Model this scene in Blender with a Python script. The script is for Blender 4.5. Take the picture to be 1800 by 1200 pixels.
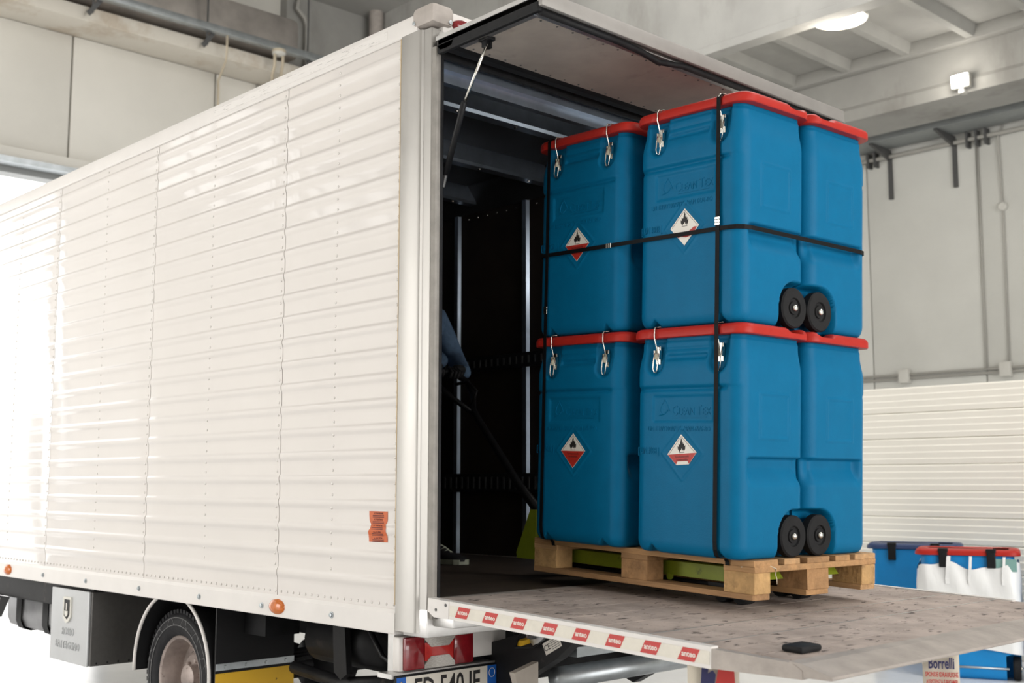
import bpy, bmesh, math, random
from mathutils import Vector, Matrix
from math import sin, cos, pi, radians, sqrt, exp

random.seed(7)
scene = bpy.context.scene
for _o in list(bpy.data.objects):
    bpy.data.objects.remove(_o)
COL = scene.collection

# ------------------------------------------------------------------ camera, world, light
cam_d = bpy.data.cameras.new('camera')
cam_d.sensor_width = 36.0
cam_d.lens = 41.5
cam_d.clip_end = 200
cam_d.dof.use_dof = True
cam_d.dof.focus_distance = 4.9
cam_d.dof.aperture_fstop = 3.2
cam = bpy.data.objects.new('camera', cam_d)
COL.objects.link(cam)
cam.location = (3.562, -2.942, 1.355)
cam.rotation_euler = (radians(90 + 6.87), 0, radians(46.58))
scene.camera = cam

world = bpy.data.worlds.new('overcast_sky')
scene.world = world
world.use_nodes = True
wn = world.node_tree.nodes
wn['Background'].inputs[0].default_value = (1.0, 0.985, 0.96, 1)
wn['Background'].inputs[1].default_value = 2.8

scene.view_settings.view_transform = 'Standard'
scene.view_settings.look = 'None'
scene.view_settings.gamma = 1
scene.view_settings.use_curve_mapping = False
scene.view_settings.exposure = 0.0

def area_light(name, loc, rot, sx, sy, power, col=(1, 0.98, 0.95)):
    d = bpy.data.lights.new(name, 'AREA')
    d.shape = 'RECTANGLE'
    d.size, d.size_y = sx, sy
    d.energy = power
    d.color = col
    o = bpy.data.objects.new(name, d)
    o.location = loc
    o.rotation_euler = rot
    COL.objects.link(o)
    return o

# added overhead fill under the closed near-bay roof; daylight through the big loading doors
area_light('added_overhead_fill', (1.0, -5.4, 7.85), (0, 0, 0), 12.0, 2.0, 150)
area_light('added_overhead_fill', (2.0, 4.4, 7.85), (0, 0, 0), 14.0, 1.6, 420)
area_light('loading_door_daylight', (11.3, 0.5, 3.0), (0, radians(90), 0), 5.4, 9.0, 680)
area_light('front_door_daylight', (-6.0, -8.8, 2.8), (radians(90), 0, 0), 5.2, 5.0, 300)

# ------------------------------------------------------------------ materials
MATS = {}

def mat(name, col, rough=0.5, metal=0.0, noise=0.0, nscale=6.0, bump=0.0, bscale=40.0, coat=0.0,
        trans=0.0, alpha=1.0, emis=None, estr=0.0, stretch=(1, 1, 1), spec=0.5, dark=None, dthr=(0.55, 0.7),
        dscale=8.0, detail=4.0, rnoise=0.0, ior=1.45, dstretch=(1, 1, 1)):
    if name in MATS:
        return MATS[name]
    m = bpy.data.materials.new(name)
    m.use_nodes = True
    nt = m.node_tree
    n, l = nt.nodes, nt.links
    b = n['Principled BSDF']
    b.inputs['Base Color'].default_value = (*col, 1)
    b.inputs['Roughness'].default_value = rough
    b.inputs['Metallic'].default_value = metal
    b.inputs['IOR'].default_value = ior
    b.inputs['Specular IOR Level'].default_value = spec
    if coat:
        b.inputs['Coat Weight'].default_value = coat
        b.inputs['Coat Roughness'].default_value = 0.04
    if trans:
        b.inputs['Transmission Weight'].default_value = trans
    if alpha < 1:
        b.inputs['Alpha'].default_value = alpha
    if emis:
        b.inputs['Emission Color'].default_value = (*emis, 1)
        b.inputs['Emission Strength'].default_value = estr
    tc = n.new('ShaderNodeTexCoord')
    def mapped(st):
        mp = n.new('ShaderNodeMapping')
        mp.inputs['Scale'].default_value = st
        l.new(tc.outputs['Object'], mp.inputs['Vector'])
        return mp.outputs['Vector']
    colsock = None
    if noise:
        t = n.new('ShaderNodeTexNoise')
        t.inputs['Scale'].default_value = nscale
        t.inputs['Detail'].default_value = detail
        t.inputs['Roughness'].default_value = 0.6
        l.new(mapped(stretch), t.inputs['Vector'])
        r = n.new('ShaderNodeMapRange')
        r.inputs['From Min'].default_value = 0.25
        r.inputs['From Max'].default_value = 0.75
        r.inputs['To Min'].default_value = 1 - noise
        r.inputs['To Max'].default_value = 1 + noise
        l.new(t.outputs['Fac'], r.inputs['Value'])
        mx = n.new('ShaderNodeMix')
        mx.data_type = 'RGBA'
        mx.blend_type = 'MULTIPLY'
        mx.inputs['Factor'].default_value = 1
        mx.inputs['A'].default_value = (*col, 1)
        l.new(r.outputs['Result'], mx.inputs['B'])
        colsock = mx.outputs['Result']
        if rnoise:
            rr = n.new('ShaderNodeMapRange')
            rr.inputs['To Min'].default_value = max(0.02, rough - rnoise)
            rr.inputs['To Max'].default_value = min(1, rough + rnoise)
            l.new(t.outputs['Fac'], rr.inputs['Value'])
            l.new(rr.outputs['Result'], b.inputs['Roughness'])
    if dark is not None:
        t2 = n.new('ShaderNodeTexNoise')
        t2.inputs['Scale'].default_value = dscale
        t2.inputs['Detail'].default_value = 6
        t2.inputs['Roughness'].default_value = 0.65
        l.new(mapped(dstretch), t2.inputs['Vector'])
        r2 = n.new('ShaderNodeMapRange')
        r2.inputs['From Min'].default_value = dthr[0]
        r2.inputs['From Max'].default_value = dthr[1]
        l.new(t2.outputs['Fac'], r2.inputs['Value'])
        m2 = n.new('ShaderNodeMix')
        m2.data_type = 'RGBA'
        m2.inputs['A'].default_value = (*col, 1)
        if colsock:
            l.new(colsock, m2.inputs['A'])
        m2.inputs['B'].default_value = (*dark, 1)
        l.new(r2.outputs['Result'], m2.inputs['Factor'])
        colsock = m2.outputs['Result']
    if colsock:
        l.new(colsock, b.inputs['Base Color'])
    if bump:
        t3 = n.new('ShaderNodeTexNoise')
        t3.inputs['Scale'].default_value = bscale
        t3.inputs['Detail'].default_value = 5
        l.new(mapped(stretch), t3.inputs['Vector'])
        bp = n.new('ShaderNodeBump')
        bp.inputs['Strength'].default_value = bump
        bp.inputs['Distance'].default_value = 0.01
        l.new(t3.outputs['Fac'], bp.inputs['Height'])
        l.new(bp.outputs['Normal'], b.inputs['Normal'])
    MATS[name] = m
    return m

WHITE = mat('white_body_paint', (0.70, 0.662, 0.635), 0.30, noise=0.02, nscale=1.5, coat=0.9)
RAIL = mat('white_rail_paint', (0.74, 0.71, 0.685), 0.35, noise=0.04, nscale=5)
SCUFF = mat('scuffed_white_rail', (0.74, 0.71, 0.685), 0.4, dark=(0.13, 0.12, 0.11), dthr=(0.60, 0.64), dscale=9, dstretch=(1, 6, 26))
CREAM = mat('cream_reflective', (0.70, 0.66, 0.58), 0.4, noise=0.06, nscale=30)
REDREF = mat('red_reflective', (0.50, 0.035, 0.03), 0.4, noise=0.08, nscale=30)
ALU = mat('stainless_post', (0.33, 0.318, 0.30), 0.38, 0.8, noise=0.12, nscale=5, stretch=(1, 1, 0.5), rnoise=0.12)
ALU2 = mat('aluminium_profile', (0.55, 0.54, 0.53), 0.38, 0.9, noise=0.15, nscale=8)
GALV = mat('galvanised_steel', (0.42, 0.45, 0.47), 0.38, 0.85, noise=0.18, nscale=9)
CHROME = mat('bright_wire_steel', (0.78, 0.76, 0.70), 0.22, 1.0)
PLATE = mat('platform_aluminium', (0.42, 0.35, 0.312), 0.7, 0.1, noise=0.32, nscale=5, bump=0.35, bscale=140, spec=0.3,
            dark=(0.06, 0.05, 0.045), dthr=(0.585, 0.66), dscale=34, dstretch=(1, 0.4, 1))
PLATEND = mat('platform_end_metal', (0.37, 0.33, 0.30), 0.55, 0.3, noise=0.25, nscale=7, bump=0.15, bscale=60)
RUBBER = mat('black_rubber', (0.012, 0.012, 0.013), 0.6, spec=0.22, noise=0.3, nscale=20)
TYRE = mat('tyre_rubber', (0.016, 0.016, 0.018), 0.55, spec=0.22, noise=0.4, nscale=12, bump=0.2, bscale=60)
BLACK = mat('black_plastic', (0.010, 0.010, 0.011), 0.42, spec=0.22, noise=0.2, nscale=30)
CHASSIS = mat('black_chassis', (0.012, 0.012, 0.013), 0.5, spec=0.22, noise=0.4, nscale=9, dark=(0.06, 0.05, 0.045), dthr=(0.6, 0.75))
FLAP = mat('mudflap_rubber', (0.013, 0.013, 0.014), 0.5, spec=0.22, bump=0.1, bscale=80)
RIM = mat('dusty_wheel_rim', (0.36, 0.30, 0.275), 0.5, 0.3, noise=0.3, nscale=10, dark=(0.08, 0.05, 0.04), dthr=(0.62, 0.72), dscale=30)
GREYBOX = mat('toolbox_face', (0.52, 0.53, 0.54), 0.4, 0.3, noise=0.06, nscale=5)
GREYDARK = mat('toolbox_side', (0.11, 0.105, 0.10), 0.45, 0.2, noise=0.1, nscale=30)
YELLOW = mat('yellow_panel', (0.72, 0.42, 0.02), 0.45, dark=(0.05, 0.04, 0.02), dthr=(0.66, 0.7), dscale=18)
AMBER = mat('amber_lens', (0.55, 0.13, 0.008), 0.2, coat=0.6, noise=0.25, nscale=60)
REDLENS = mat('red_lens', (0.21, 0.008, 0.013), 0.15, coat=0.6, noise=0.25, nscale=25)
REDLENS2 = mat('bright_red_lens', (0.48, 0.025, 0.022), 0.15, coat=0.6, noise=0.25, nscale=25)
CLEAR = mat('clear_lens', (0.50, 0.47, 0.44), 0.18, 0.3, coat=0.6, noise=0.3, nscale=80, stretch=(1, 1, 4))
ORANGE = mat('orange_sticker', (0.55, 0.12, 0.035), 0.5, noise=0.15, nscale=40)
INK = mat('black_print', (0.012, 0.010, 0.010), 0.6)
DARKRED = mat('dark_red_print', (0.10, 0.012, 0.010), 0.6)
NAVY = mat('navy_print', (0.020, 0.020, 0.085), 0.5)
REDPRINT = mat('red_print', (0.45, 0.03, 0.025), 0.5)
BLUE = mat('blue_polyethylene', (0.0004, 0.122, 0.258), 0.45, spec=0.14, noise=0.05, nscale=14, bump=0.10, bscale=260)
BLUE2 = mat('bright_blue_polyethylene', (0.002, 0.23, 0.58), 0.4, noise=0.06, nscale=10)
LIDRED = mat('red_polyethylene', (0.40, 0.020, 0.013), 0.42, spec=0.3, noise=0.07, nscale=14, bump=0.05, bscale=200)
LIDNAVY = mat('navy_polyethylene', (0.025, 0.045, 0.12), 0.45, noise=0.1, nscale=10)
LABELW = mat('white_label', (0.74, 0.70, 0.64), 0.45)
LABELR = mat('red_label', (0.42, 0.025, 0.016), 0.45, noise=0.08, nscale=30)
STRAP = mat('black_strapping', (0.006, 0.006, 0.007), 0.55, spec=0.15)
WOOD = [mat('pallet_wood_%d' % i, c, 0.75, noise=0.28, nscale=7, stretch=(0.6, 6, 6), bump=0.3, bscale=50,
            dark=(0.10, 0.055, 0.03), dthr=(0.6, 0.8), dscale=4)
        for i, c in enumerate([(0.40, 0.225, 0.10), (0.47, 0.28, 0.135), (0.33, 0.185, 0.085)])]
WOODB = [mat('block_wood_%d' % i, c, 0.8, noise=0.3, nscale=18, bump=0.4, bscale=70, dark=(0.13, 0.07, 0.03),
             dthr=(0.52, 0.75), dscale=12) for i, c in enumerate([(0.46, 0.28, 0.12), (0.36, 0.20, 0.09)])]
GREEN = mat('green_jack_paint', (0.22, 0.27, 0.015), 0.5, noise=0.15, nscale=9, dark=(0.04, 0.045, 0.01), dthr=(0.62, 0.75), dscale=14)
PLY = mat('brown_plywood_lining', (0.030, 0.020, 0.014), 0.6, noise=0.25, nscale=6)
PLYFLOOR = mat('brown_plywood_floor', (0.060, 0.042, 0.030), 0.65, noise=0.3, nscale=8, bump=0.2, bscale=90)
ROOFIN = mat('dark_roof_skin', (0.06, 0.06, 0.065), 0.4, 0.5, noise=0.2, nscale=3)
BOW = mat('roof_bow_steel', (0.46, 0.53, 0.62), 0.28, 0.9, noise=0.15, nscale=8)
DOORIN = mat('door_inner_panel', (0.36, 0.315, 0.275), 0.55, noise=0.12, nscale=7, dark=(0.14, 0.11, 0.09), dthr=(0.6, 0.85), dscale=4)
CAP = mat('grey_corner_cap', (0.40, 0.36, 0.33), 0.6, noise=0.15, nscale=14)
DENIM = mat('blue_sleeve_cloth', (0.075, 0.125, 0.20), 0.85, noise=0.2, nscale=40, bump=0.3, bscale=60)
TROUSER = mat('dark_trousers', (0.012, 0.013, 0.018), 0.9, noise=0.2, nscale=30)
SKIN = mat('skin', (0.40, 0.20, 0.13), 0.55)
HAIR = mat('dark_hair', (0.02, 0.013, 0.01), 0.6)
GLOVE = mat('black_glove', (0.012, 0.012, 0.013), 0.7)
SHOE = mat('black_shoe', (0.014, 0.014, 0.016), 0.6)
SOLE = mat('pale_shoe_sole', (0.40, 0.42, 0.33), 0.6)
FILM = mat('white_plastic_film', (0.80, 0.80, 0.79), 0.3, noise=0.04, nscale=5, bump=0.35, bscale=9, stretch=(3, 3, 0.6))
FILMG = mat('greenish_plastic_film', (0.20, 0.36, 0.33), 0.3, bump=0.3, bscale=14)
WALLC = mat('cream_concrete_wall', (0.68, 0.66, 0.61), 0.8, noise=0.06, nscale=0.8, bump=0.1, bscale=30)
WALLR = mat('white_rendered_wall', (0.66, 0.66, 0.625), 0.8, noise=0.07, nscale=0.9, bump=0.15, bscale=25)
CONC = mat('concrete_ceiling', (0.36, 0.355, 0.335), 0.85, noise=0.12, nscale=1.6, bump=0.2, bscale=20)
CONC2 = mat('concrete_beam', (0.37, 0.365, 0.345), 0.85, noise=0.14, nscale=1.2, bump=0.15, bscale=15,
            dark=(0.22, 0.21, 0.19), dthr=(0.55, 0.8), dscale=1.2, dstretch=(1, 1, 0.35))
LEDGE = mat('stained_ledge', (0.66, 0.62, 0.55), 0.8, dark=(0.40, 0.30, 0.20), dthr=(0.5, 0.75), dscale=1.3)
DUCT = mat('duct_metal', (0.56, 0.52, 0.49), 0.32, 0.8, noise=0.25, nscale=2.5)
FLOOR = mat('pale_epoxy_floor', (0.74, 0.745, 0.75), 0.22, noise=0.08, nscale=1.2, rnoise=0.1)
PANEL = mat('cream_sandwich_panel', (0.86, 0.83, 0.75), 0.5, noise=0.02, nscale=2)
GREYM = mat('dark_grey_bracket', (0.10, 0.10, 0.10), 0.5, 0.4)
TRAYM = mat('grey_cable_tray', (0.33, 0.35, 0.35), 0.5, 0.5, noise=0.1)
CABLE = mat('grey_conduit', (0.42, 0.41, 0.38), 0.6)
CONDUIT = mat('cream_conduit', (0.52, 0.45, 0.34), 0.55)
BOXW = mat('white_junction_box', (0.62, 0.61, 0.57), 0.5)
LAMPON = mat('lamp_glow', (1, 0.95, 0.85), 0.5, emis=(1, 0.86, 0.68), estr=9.0)
FLOODON = mat('flood_glow', (1, 1, 1), 0.5, emis=(1, 0.97, 0.9), estr=30.0)
LAMPSHADE = mat('lamp_shade', (0.55, 0.54, 0.50), 0.4, 0.6)
FLAG = mat('cream_flag', (0.66, 0.60, 0.50), 0.6, noise=0.08, nscale=12)
EUBLUE = mat('plate_blue', (0.01, 0.10, 0.42), 0.35)
PLATEW = mat('plate_white', (0.66, 0.62, 0.55), 0.35)
GLASS = mat('window_pane', (0.8, 0.85, 0.85), 0.05, alpha=0.12)
WFRAME = mat('window_frame_metal', (0.30, 0.31, 0.31), 0.5, 0.4)

# ------------------------------------------------------------------ mesh helpers
class MB:
    def __init__(self):
        self.bm = bmesh.new()

    def add(self, verts, faces, M=None):
        vs = [self.bm.verts.new(M @ Vector(v) if M else v) for v in verts]
        out = []
        for f in faces:
            try:
                out.append(self.bm.faces.new([vs[i] for i in f]))
            except ValueError:
                pass
        return self

    def box(self, x0, x1, y0, y1, z0, z1, M=None, bev=0.0):
        b = bmesh.new()
        bmesh.ops.create_cube(b, size=1)
        for v in b.verts:
            v.co = Vector(((x0 + x1) / 2 + v.co.x * (x1 - x0), (y0 + y1) / 2 + v.co.y * (y1 - y0),
                           (z0 + z1) / 2 + v.co.z * (z1 - z0)))
        if bev:
            bmesh.ops.bevel(b, geom=list(b.edges), offset=bev, segments=2, affect='EDGES', profile=0.5)
        b.verts.index_update()
        self.add([v.co.copy() for v in b.verts], [[v.index for v in f.verts] for f in b.faces], M)
        b.free()
        return self

    def tube(self, pts, r, n=8, M=None, closed=False, cap=True):
        pts = [Vector(p) for p in pts]
        rs = r if isinstance(r, (list, tuple)) else [r] * len(pts)
        verts, faces = [], []
        N = len(pts)
        up = None
        for i, p in enumerate(pts):
            if closed:
                t = pts[(i + 1) % N] - pts[i - 1]
            else:
                t = pts[min(i + 1, N - 1)] - pts[max(i - 1, 0)]
            t.normalize()
            if up is None:
                up = Vector((0, 0, 1)) if abs(t.z) < 0.9 else Vector((1, 0, 0))
            a = t.cross(up).normalized()
            b = a.cross(t).normalized()
            up = b
            for k in range(n):
                an = 2 * pi * k / n
                verts.append(p + (a * cos(an) + b * sin(an)) * rs[i])
        rings = N if closed else N - 1
        for i in range(rings):
            j = (i + 1) % N
            for k in range(n):
                faces.append([i * n + k, i * n + (k + 1) % n, j * n + (k + 1) % n, j * n + k])
        if cap and not closed:
            faces.append(list(range(n))[::-1])
            faces.append([(N - 1) * n + k for k in range(n)])
        return self.add(verts, faces, M)

    def lathe(self, prof, n=24, M=None, cap=True):
        # prof: (r, h) pairs about local Z
        verts, faces = [], []
        for r, h in prof:
            for k in range(n):
                a = 2 * pi * k / n
                verts.append((max(r, 1e-4) * cos(a), max(r, 1e-4) * sin(a), h))
        for i in range(len(prof) - 1):
            for k in range(n):
                faces.append([i * n + k, i * n + (k + 1) % n, (i + 1) * n + (k + 1) % n, (i + 1) * n + k])
        if cap:
            faces.append(list(range(n))[::-1])
            faces.append([(len(prof) - 1) * n + k for k in range(n)])
        return self.add(verts, faces, M)

    def prism(self, poly, axis, a, b, M=None):
        # polygon in the two other axes (cyclic order), extruded along axis from a to b
        def pt(p, t):
            if axis == 'x': return (t, p[0], p[1])
            if axis == 'y': return (p[0], t, p[1])
            return (p[0], p[1], t)
        n = len(poly)
        verts = [pt(p, a) for p in poly] + [pt(p, b) for p in poly]
        faces = [list(range(n)), list(range(n, 2 * n))[::-1]]
        for i in range(n):
            j = (i + 1) % n
            faces.append([i, i + n, j + n, j])
        return self.add(verts, faces, M)

    def mesh(self, name, m, smooth=False, angle=None):
        bmesh.ops.recalc_face_normals(self.bm, faces=list(self.bm.faces))
        me = bpy.data.meshes.new(name)
        self.bm.to_mesh(me)
        self.bm.free()
        me.materials.append(m)
        if smooth or angle:
            for p in me.polygons:
                p.use_smooth = True
            if angle:
                me.set_sharp_from_angle(angle=radians(angle))
        return me

    def build(self, name, m, parent=None, smooth=False, angle=None, kind=None, inv=None):
        o = bpy.data.objects.new(name, self.mesh(name, m, smooth, angle))
        COL.objects.link(o)
        adopt(o, parent)
        if kind:
            o['kind'] = kind
        return o

WORLDROOT = set()

def adopt(o, parent):
    if parent is None:
        return
    o.parent = parent
    if parent in WORLDROOT:
        o.matrix_parent_inverse = Matrix.Translation(parent.location).inverted()

def empty(name, loc=(0, 0, 0), M=None, worldroot=False):
    o = bpy.data.objects.new(name, None)
    o.empty_display_size = 0.1
    COL.objects.link(o)
    if M is not None:
        o.matrix_world = M
    else:
        o.location = loc
    if worldroot:
        WORLDROOT.add(o)
    return o

def tag(o, label, cat, group=None):
    o['label'] = label
    o['category'] = cat
    if group:
        o['group'] = group
    return o

def struct(o):
    o['kind'] = 'structure'
    return o

def box(name, m, parent, x0, x1, y0, y1, z0, z1, bev=0.0, M=None, kind=None, angle=None):
    return MB().box(x0, x1, y0, y1, z0, z1, M, bev).build(name, m, parent, angle=(40 if bev else None), kind=kind)

def copy_tree(o, parent=None):
    c = o.copy()
    COL.objects.link(c)
    c.parent = parent
    for ch in list(o.children):
        copy_tree(ch, c)
    return c

def text_mesh(txt, size, extrude=0.0, align='CENTER', sx=1.0, shear=0.0, space=1.0, offset=0.0):
    cu = bpy.data.curves.new('lettering', 'FONT')
    cu.body = txt
    cu.size = size
    cu.extrude = extrude
    cu.align_x = align
    cu.align_y = 'CENTER'
    cu.shear = shear
    cu.space_character = space
    cu.offset = offset
    cu.resolution_u = 2
    ob = bpy.data.objects.new('lettering', cu)
    COL.objects.link(ob)
    dg = bpy.context.evaluated_depsgraph_get()
    me = bpy.data.meshes.new_from_object(ob.evaluated_get(dg))
    bpy.data.objects.remove(ob)
    bpy.data.curves.remove(cu)
    if sx != 1.0:
        for v in me.vertices:
            v.co.x *= sx
    me.materials.clear()
    return me

def text(txt, size, m, parent, M, name='lettering', **k):
    """Lettering lies in the local XY plane of M, reading along +X, facing +Z."""
    me = text_mesh(txt, size, **k)
    me.transform(M)
    me.materials.append(m)
    me.name = name
    o = bpy.data.objects.new(name, me)
    COL.objects.link(o)
    adopt(o, parent)
    return o

def plane_M(origin, xdir, ydir):
    x = Vector(xdir).normalized()
    y = Vector(ydir).normalized()
    z = x.cross(y)
    M = Matrix((x, y, z)).transposed().to_4x4()
    M.translation = Vector(origin)
    return M

def flat(name, m, parent, polys, M, thick=0.0006):
    """thin printed shapes in the XY plane of M"""
    mb = MB()
    for poly in polys:
        n = len(poly)
        verts = [(p[0], p[1], 0) for p in poly] + [(p[0], p[1], thick) for p in poly]
        faces = [list(range(n))[::-1], list(range(n, 2 * n))]
        for i in range(n):
            j = (i + 1) % n
            faces.append([i, j, j + n, i + n])
        mb.add(verts, faces, M)
    return mb.build(name, m, parent)

def axisM(p, d):
    """matrix taking local Z to direction d at p"""
    q = Vector((0, 0, 1)).rotation_difference(Vector(d).normalized())
    M = q.to_matrix().to_4x4()
    M.translation = Vector(p)
    return M

def sstep(e0, e1, x):
    t = max(0.0, min(1.0, (x - e0) / (e1 - e0)))
    return t * t * (3 - 2 * t)


# ================================================================== the hall
struct(box('floor', FLOOR, None, -22, 16, -14, 11.5, -0.2, 0.0))

# --- left wall with the big doorway (daylight outside) and two high windows
LX = -9.8
wl = MB()
OPEN = [(-2.6, 3.3, 0.0, 4.95), (-5.8, -3.8, 4.9, 6.2), (-7.8, -6.2, 4.9, 5.9)]
ys = sorted({-9.0, 11.26, *[v for o in OPEN for v in o[:2]]})
for a, b in zip(ys[:-1], ys[1:]):
    hole = [o for o in OPEN if o[0] <= a and b <= o[1]]
    if hole:
        o = hole[0]
        if o[2] > 0:
            wl.box(LX - 0.35, LX - 0.06, a, b, 0, o[2])
        wl.box(LX - 0.35, LX - 0.06, a, b, o[3], 8.3)
    else:
        wl.box(LX - 0.35, LX - 0.06, a, b, 0, 8.3)
wall_left = struct(wl.build('wall_left', WALLC))
for a, b, z0, z1 in [(-9.0, -7.8, 0.0, 6.63), (-6.2, -5.8, 0, 6.63), (-3.8, -2.6, 0, 6.63), (-2.6, 0.66, 5.13, 6.63), (0.66, 2.54, 5.13, 6.63),
                     (2.54, 4.42, 5.13, 6.63), (4.42, 6.3, 5.13, 6.63), (6.3, 6.82, 5.13, 6.63),
                     (3.3, 4.42, 0, 5.0), (4.42, 6.82, 0, 5.0), (-7.8, -6.2, 0, 4.9), (-5.8, -3.8, 0, 4.9)]:
    MB().box(LX - 0.06, LX, a + 0.012, b - 0.012, z0 + 0.005, z1 - 0.005, bev=0.006).build('wall_panel', WALLC, wall_left, angle=40)
# lintel strips over the doorway
t = struct(box('trim_1', WALLC, None, LX - 0.06, LX + 0.10, -3.0, 6.82, 5.0, 5.12))
t = struct(box('trim_2', GALV, None, LX - 0.02, LX + 0.16, -2.8, 3.5, 4.93, 4.995))
# door frame of the big doorway
d = struct(MB().box(LX - 0.3, LX - 0.08, 3.22, 3.3, 0, 4.95).box(LX - 0.3, LX - 0.08, -2.6, -2.52, 0, 4.95)
           .box(LX - 0.3, LX - 0.08, -2.52, 3.22, 4.87, 4.95).build('door_1', WFRAME))
for i, (a, b, z0, z1) in enumerate(OPEN[1:]):
    w = MB()
    nb = 4
    for k in range(nb + 1):
        yy = a + (b - a) * k / nb
        w.box(LX - 0.25, LX - 0.17, yy - 0.03, yy + 0.03, z0, z1)
    w.box(LX - 0.25, LX - 0.17, a, b, z0, z0 + 0.06).box(LX - 0.25, LX - 0.17, a, b, z1 - 0.06, z1)
    wo = struct(w.build('window_%d' % (i + 1), WFRAME))
    for k in range(nb):
        box('pane', GLASS, wo, LX - 0.215, LX - 0.205, a + (b - a) * k / nb + 0.03, a + (b - a) * (k + 1) / nb - 0.03, z0 + 0.06, z1 - 0.06)
# ledge running along the wall under the duct
struct(MB().box(LX - 0.06, LX + 0.56, -9, 6.82, 6.63, 6.80, bev=0.01).build('trim_3', LEDGE, angle=40))
struct(box('trim_4', CONC2, None, LX - 0.06, LX + 0.10, 5.4, 6.82, 6.80, 8.0))
# --- right wall of tall panels
wr = struct(box('wall_right', WALLR, None, -10.2, 12, 11.26, 11.5, 0, 6.7))
x = -10.51
while x < 11.5:
    MB().box(x + 0.008, x + 1.512, 11.2, 11.262, 0, 5.95, bev=0.006).build('wall_panel', WALLR, wr, angle=40)
    x += 1.52
struct(MB().box(-10.2, -8.6, -9.3, -9, 0, 8.3).box(-2.6, 12, -9.3, -9, 0, 8.3).box(-8.6, -2.6, -9.3, -9, 5.3, 8.3).build('wall_front', WALLC))
# back wall with the wide loading doorway the daylight comes through
struct(MB().box(11.5, 11.8, -9, -4.2, 0, 8.3).box(11.5, 11.8, 5.2, 11.2, 0, 8.3).box(11.5, 11.8, -4.2, 5.2, 5.8, 8.3).build('wall_back', WALLC))
# --- roofs: high near bay, lower ribbed slab beyond the deep beam
struct(box('ceiling', CONC, None, -10.2, 12, -9.3, 6.96, 8.0, 8.3))
slab = struct(box('ceiling', CONC, None, -10.2, 12, 6.96, 11.5, 6.42, 6.7))
for k in range(-8, 14):
    xx = -3.66 + 0.77 * k
    if -9.7 < xx < 11.3:
        MB().prism([(xx - 0.075, 6.42), (xx - 0.045, 6.29), (xx + 0.045, 6.29), (xx + 0.075, 6.42)], 'y', 6.96, 9.62).build('ceiling_rib', CONC, slab)
struct(MB().prism([(6.82, 8.0), (6.82, 5.95), (6.80, 5.93), (6.80, 5.85), (6.98, 5.85), (6.98, 8.0)], 'x', LX, 11.5).build('ceiling_beam', CONC2))
struct(MB().prism([(9.6, 6.42), (9.6, 5.90), (9.57, 5.85), (9.57, 5.71), (10.32, 5.71), (10.32, 6.42)], 'x', LX, 11.5).build('ceiling_beam', CONC2))
struct(MB().box(LX, 11.5, 9.45, 9.6, 6.27, 6.42, bev=0.01).build('ceiling_beam', CONC, angle=40))
struct(box('trim_5', CONC, None, LX, 11.5, 10.32, 11.2, 5.93, 6.42))

# --- services on the left wall
duct = MB()
for (x0, x1, y0, y1, z0, z1) in [(LX + 0.05, LX + 0.62, -8.5, 5.3, 6.86, 7.42)]:
    duct.box(x0, x1, y0, y1, z0, z1, bev=0.10)
duct = tag(duct.build('air_duct', DUCT, angle=40), 'grey sheet metal air duct with rounded end above the wall ledge', 'duct')
pz = 6.875
px = -9.02
strut_rail = tag(MB().box(px - 0.055, px + 0.055, -8.5, 6.8, pz - 0.045, pz + 0.045, bev=0.012).build('conduit_rail', GALV, angle=40),
                 'long galvanised rail running in front of the air duct', 'rail')
for k, yy in enumerate([0.3, 2.46, 3.90, 5.35]):
    h = empty('rail_hanger', (px - 0.075, yy, 6.8))
    MB().tube([(0, 0, -0.12), (0, 0, 1.1)], 0.014, 6).build('rod', GREYM, h)
    MB().prism([(-0.07, -0.12), (-0.03, -0.16), (0.10, 0.03), (0.06, 0.06)], 'x', -0.016, 0.016).build('bracket', GREYM, h)
    tag(h, 'dark steel hanger rod clamped to the galvanised rail by the duct', 'hanger', 'hangers of the galvanised rail')
def conduit(name, pts, label, m=CONDUIT, r=0.014, cat='conduit', group=None):
    return tag(MB().tube(pts, r, 8).build(name, m, smooth=True), label, cat, group)
conduit('wall_conduit', [(px + 0.02, 4.12, 6.86), (px + 0.02, 4.12, 6.58), (px - 0.05, 4.15, 6.53), (LX + 0.05, 4.43, 6.52), (LX + 0.03, 4.45, 6.46), (LX + 0.03, 4.45, 5.12)],
        'thin cream conduit dropping straight from rail and down the wall joint')
conduit('wall_conduit', [(px + 0.02, 4.80, 6.86), (px + 0.02, 4.80, 6.60), (px - 0.06, 4.82, 6.54), (LX + 0.14, 5.18, 6.52), (LX + 0.04, 5.24, 6.44), (LX + 0.03, 5.24, 5.12)],
        'thin cream conduit leaving the small round sensor box', r=0.02)
conduit('wall_conduit', [(px + 0.02, 4.92, 6.86), (px + 0.02, 4.92, 6.66), (px - 0.06, 4.95, 6.58), (LX + 0.30, 5.22, 6.54), (LX + 0.16, 5.32, 6.42), (LX + 0.03, 5.36, 6.3), (LX + 0.03, 5.36, 5.12)],
        'second cream conduit bending down beside the sensor conduit', r=0.02)
conduit('wall_conduit', [(LX + 0.03, 5.02, 6.62), (LX + 0.03, 5.02, 5.12)], 'straight grey conduit fixed to wall below the ledge', CABLE)
s = empty('sensor_box', (px + 0.02, 4.86, 6.80))
MB().lathe([(0.05, -0.035), (0.085, -0.02), (0.085, 0.015)], 20).build('housing', BOXW, s, angle=40)
MB().lathe([(0.088, 0.0), (0.088, 0.035)], 20).build('collar', CONDUIT, s, angle=40)
tag(s, 'small round white sensor box hanging below the galvanised rail', 'sensor')
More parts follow.
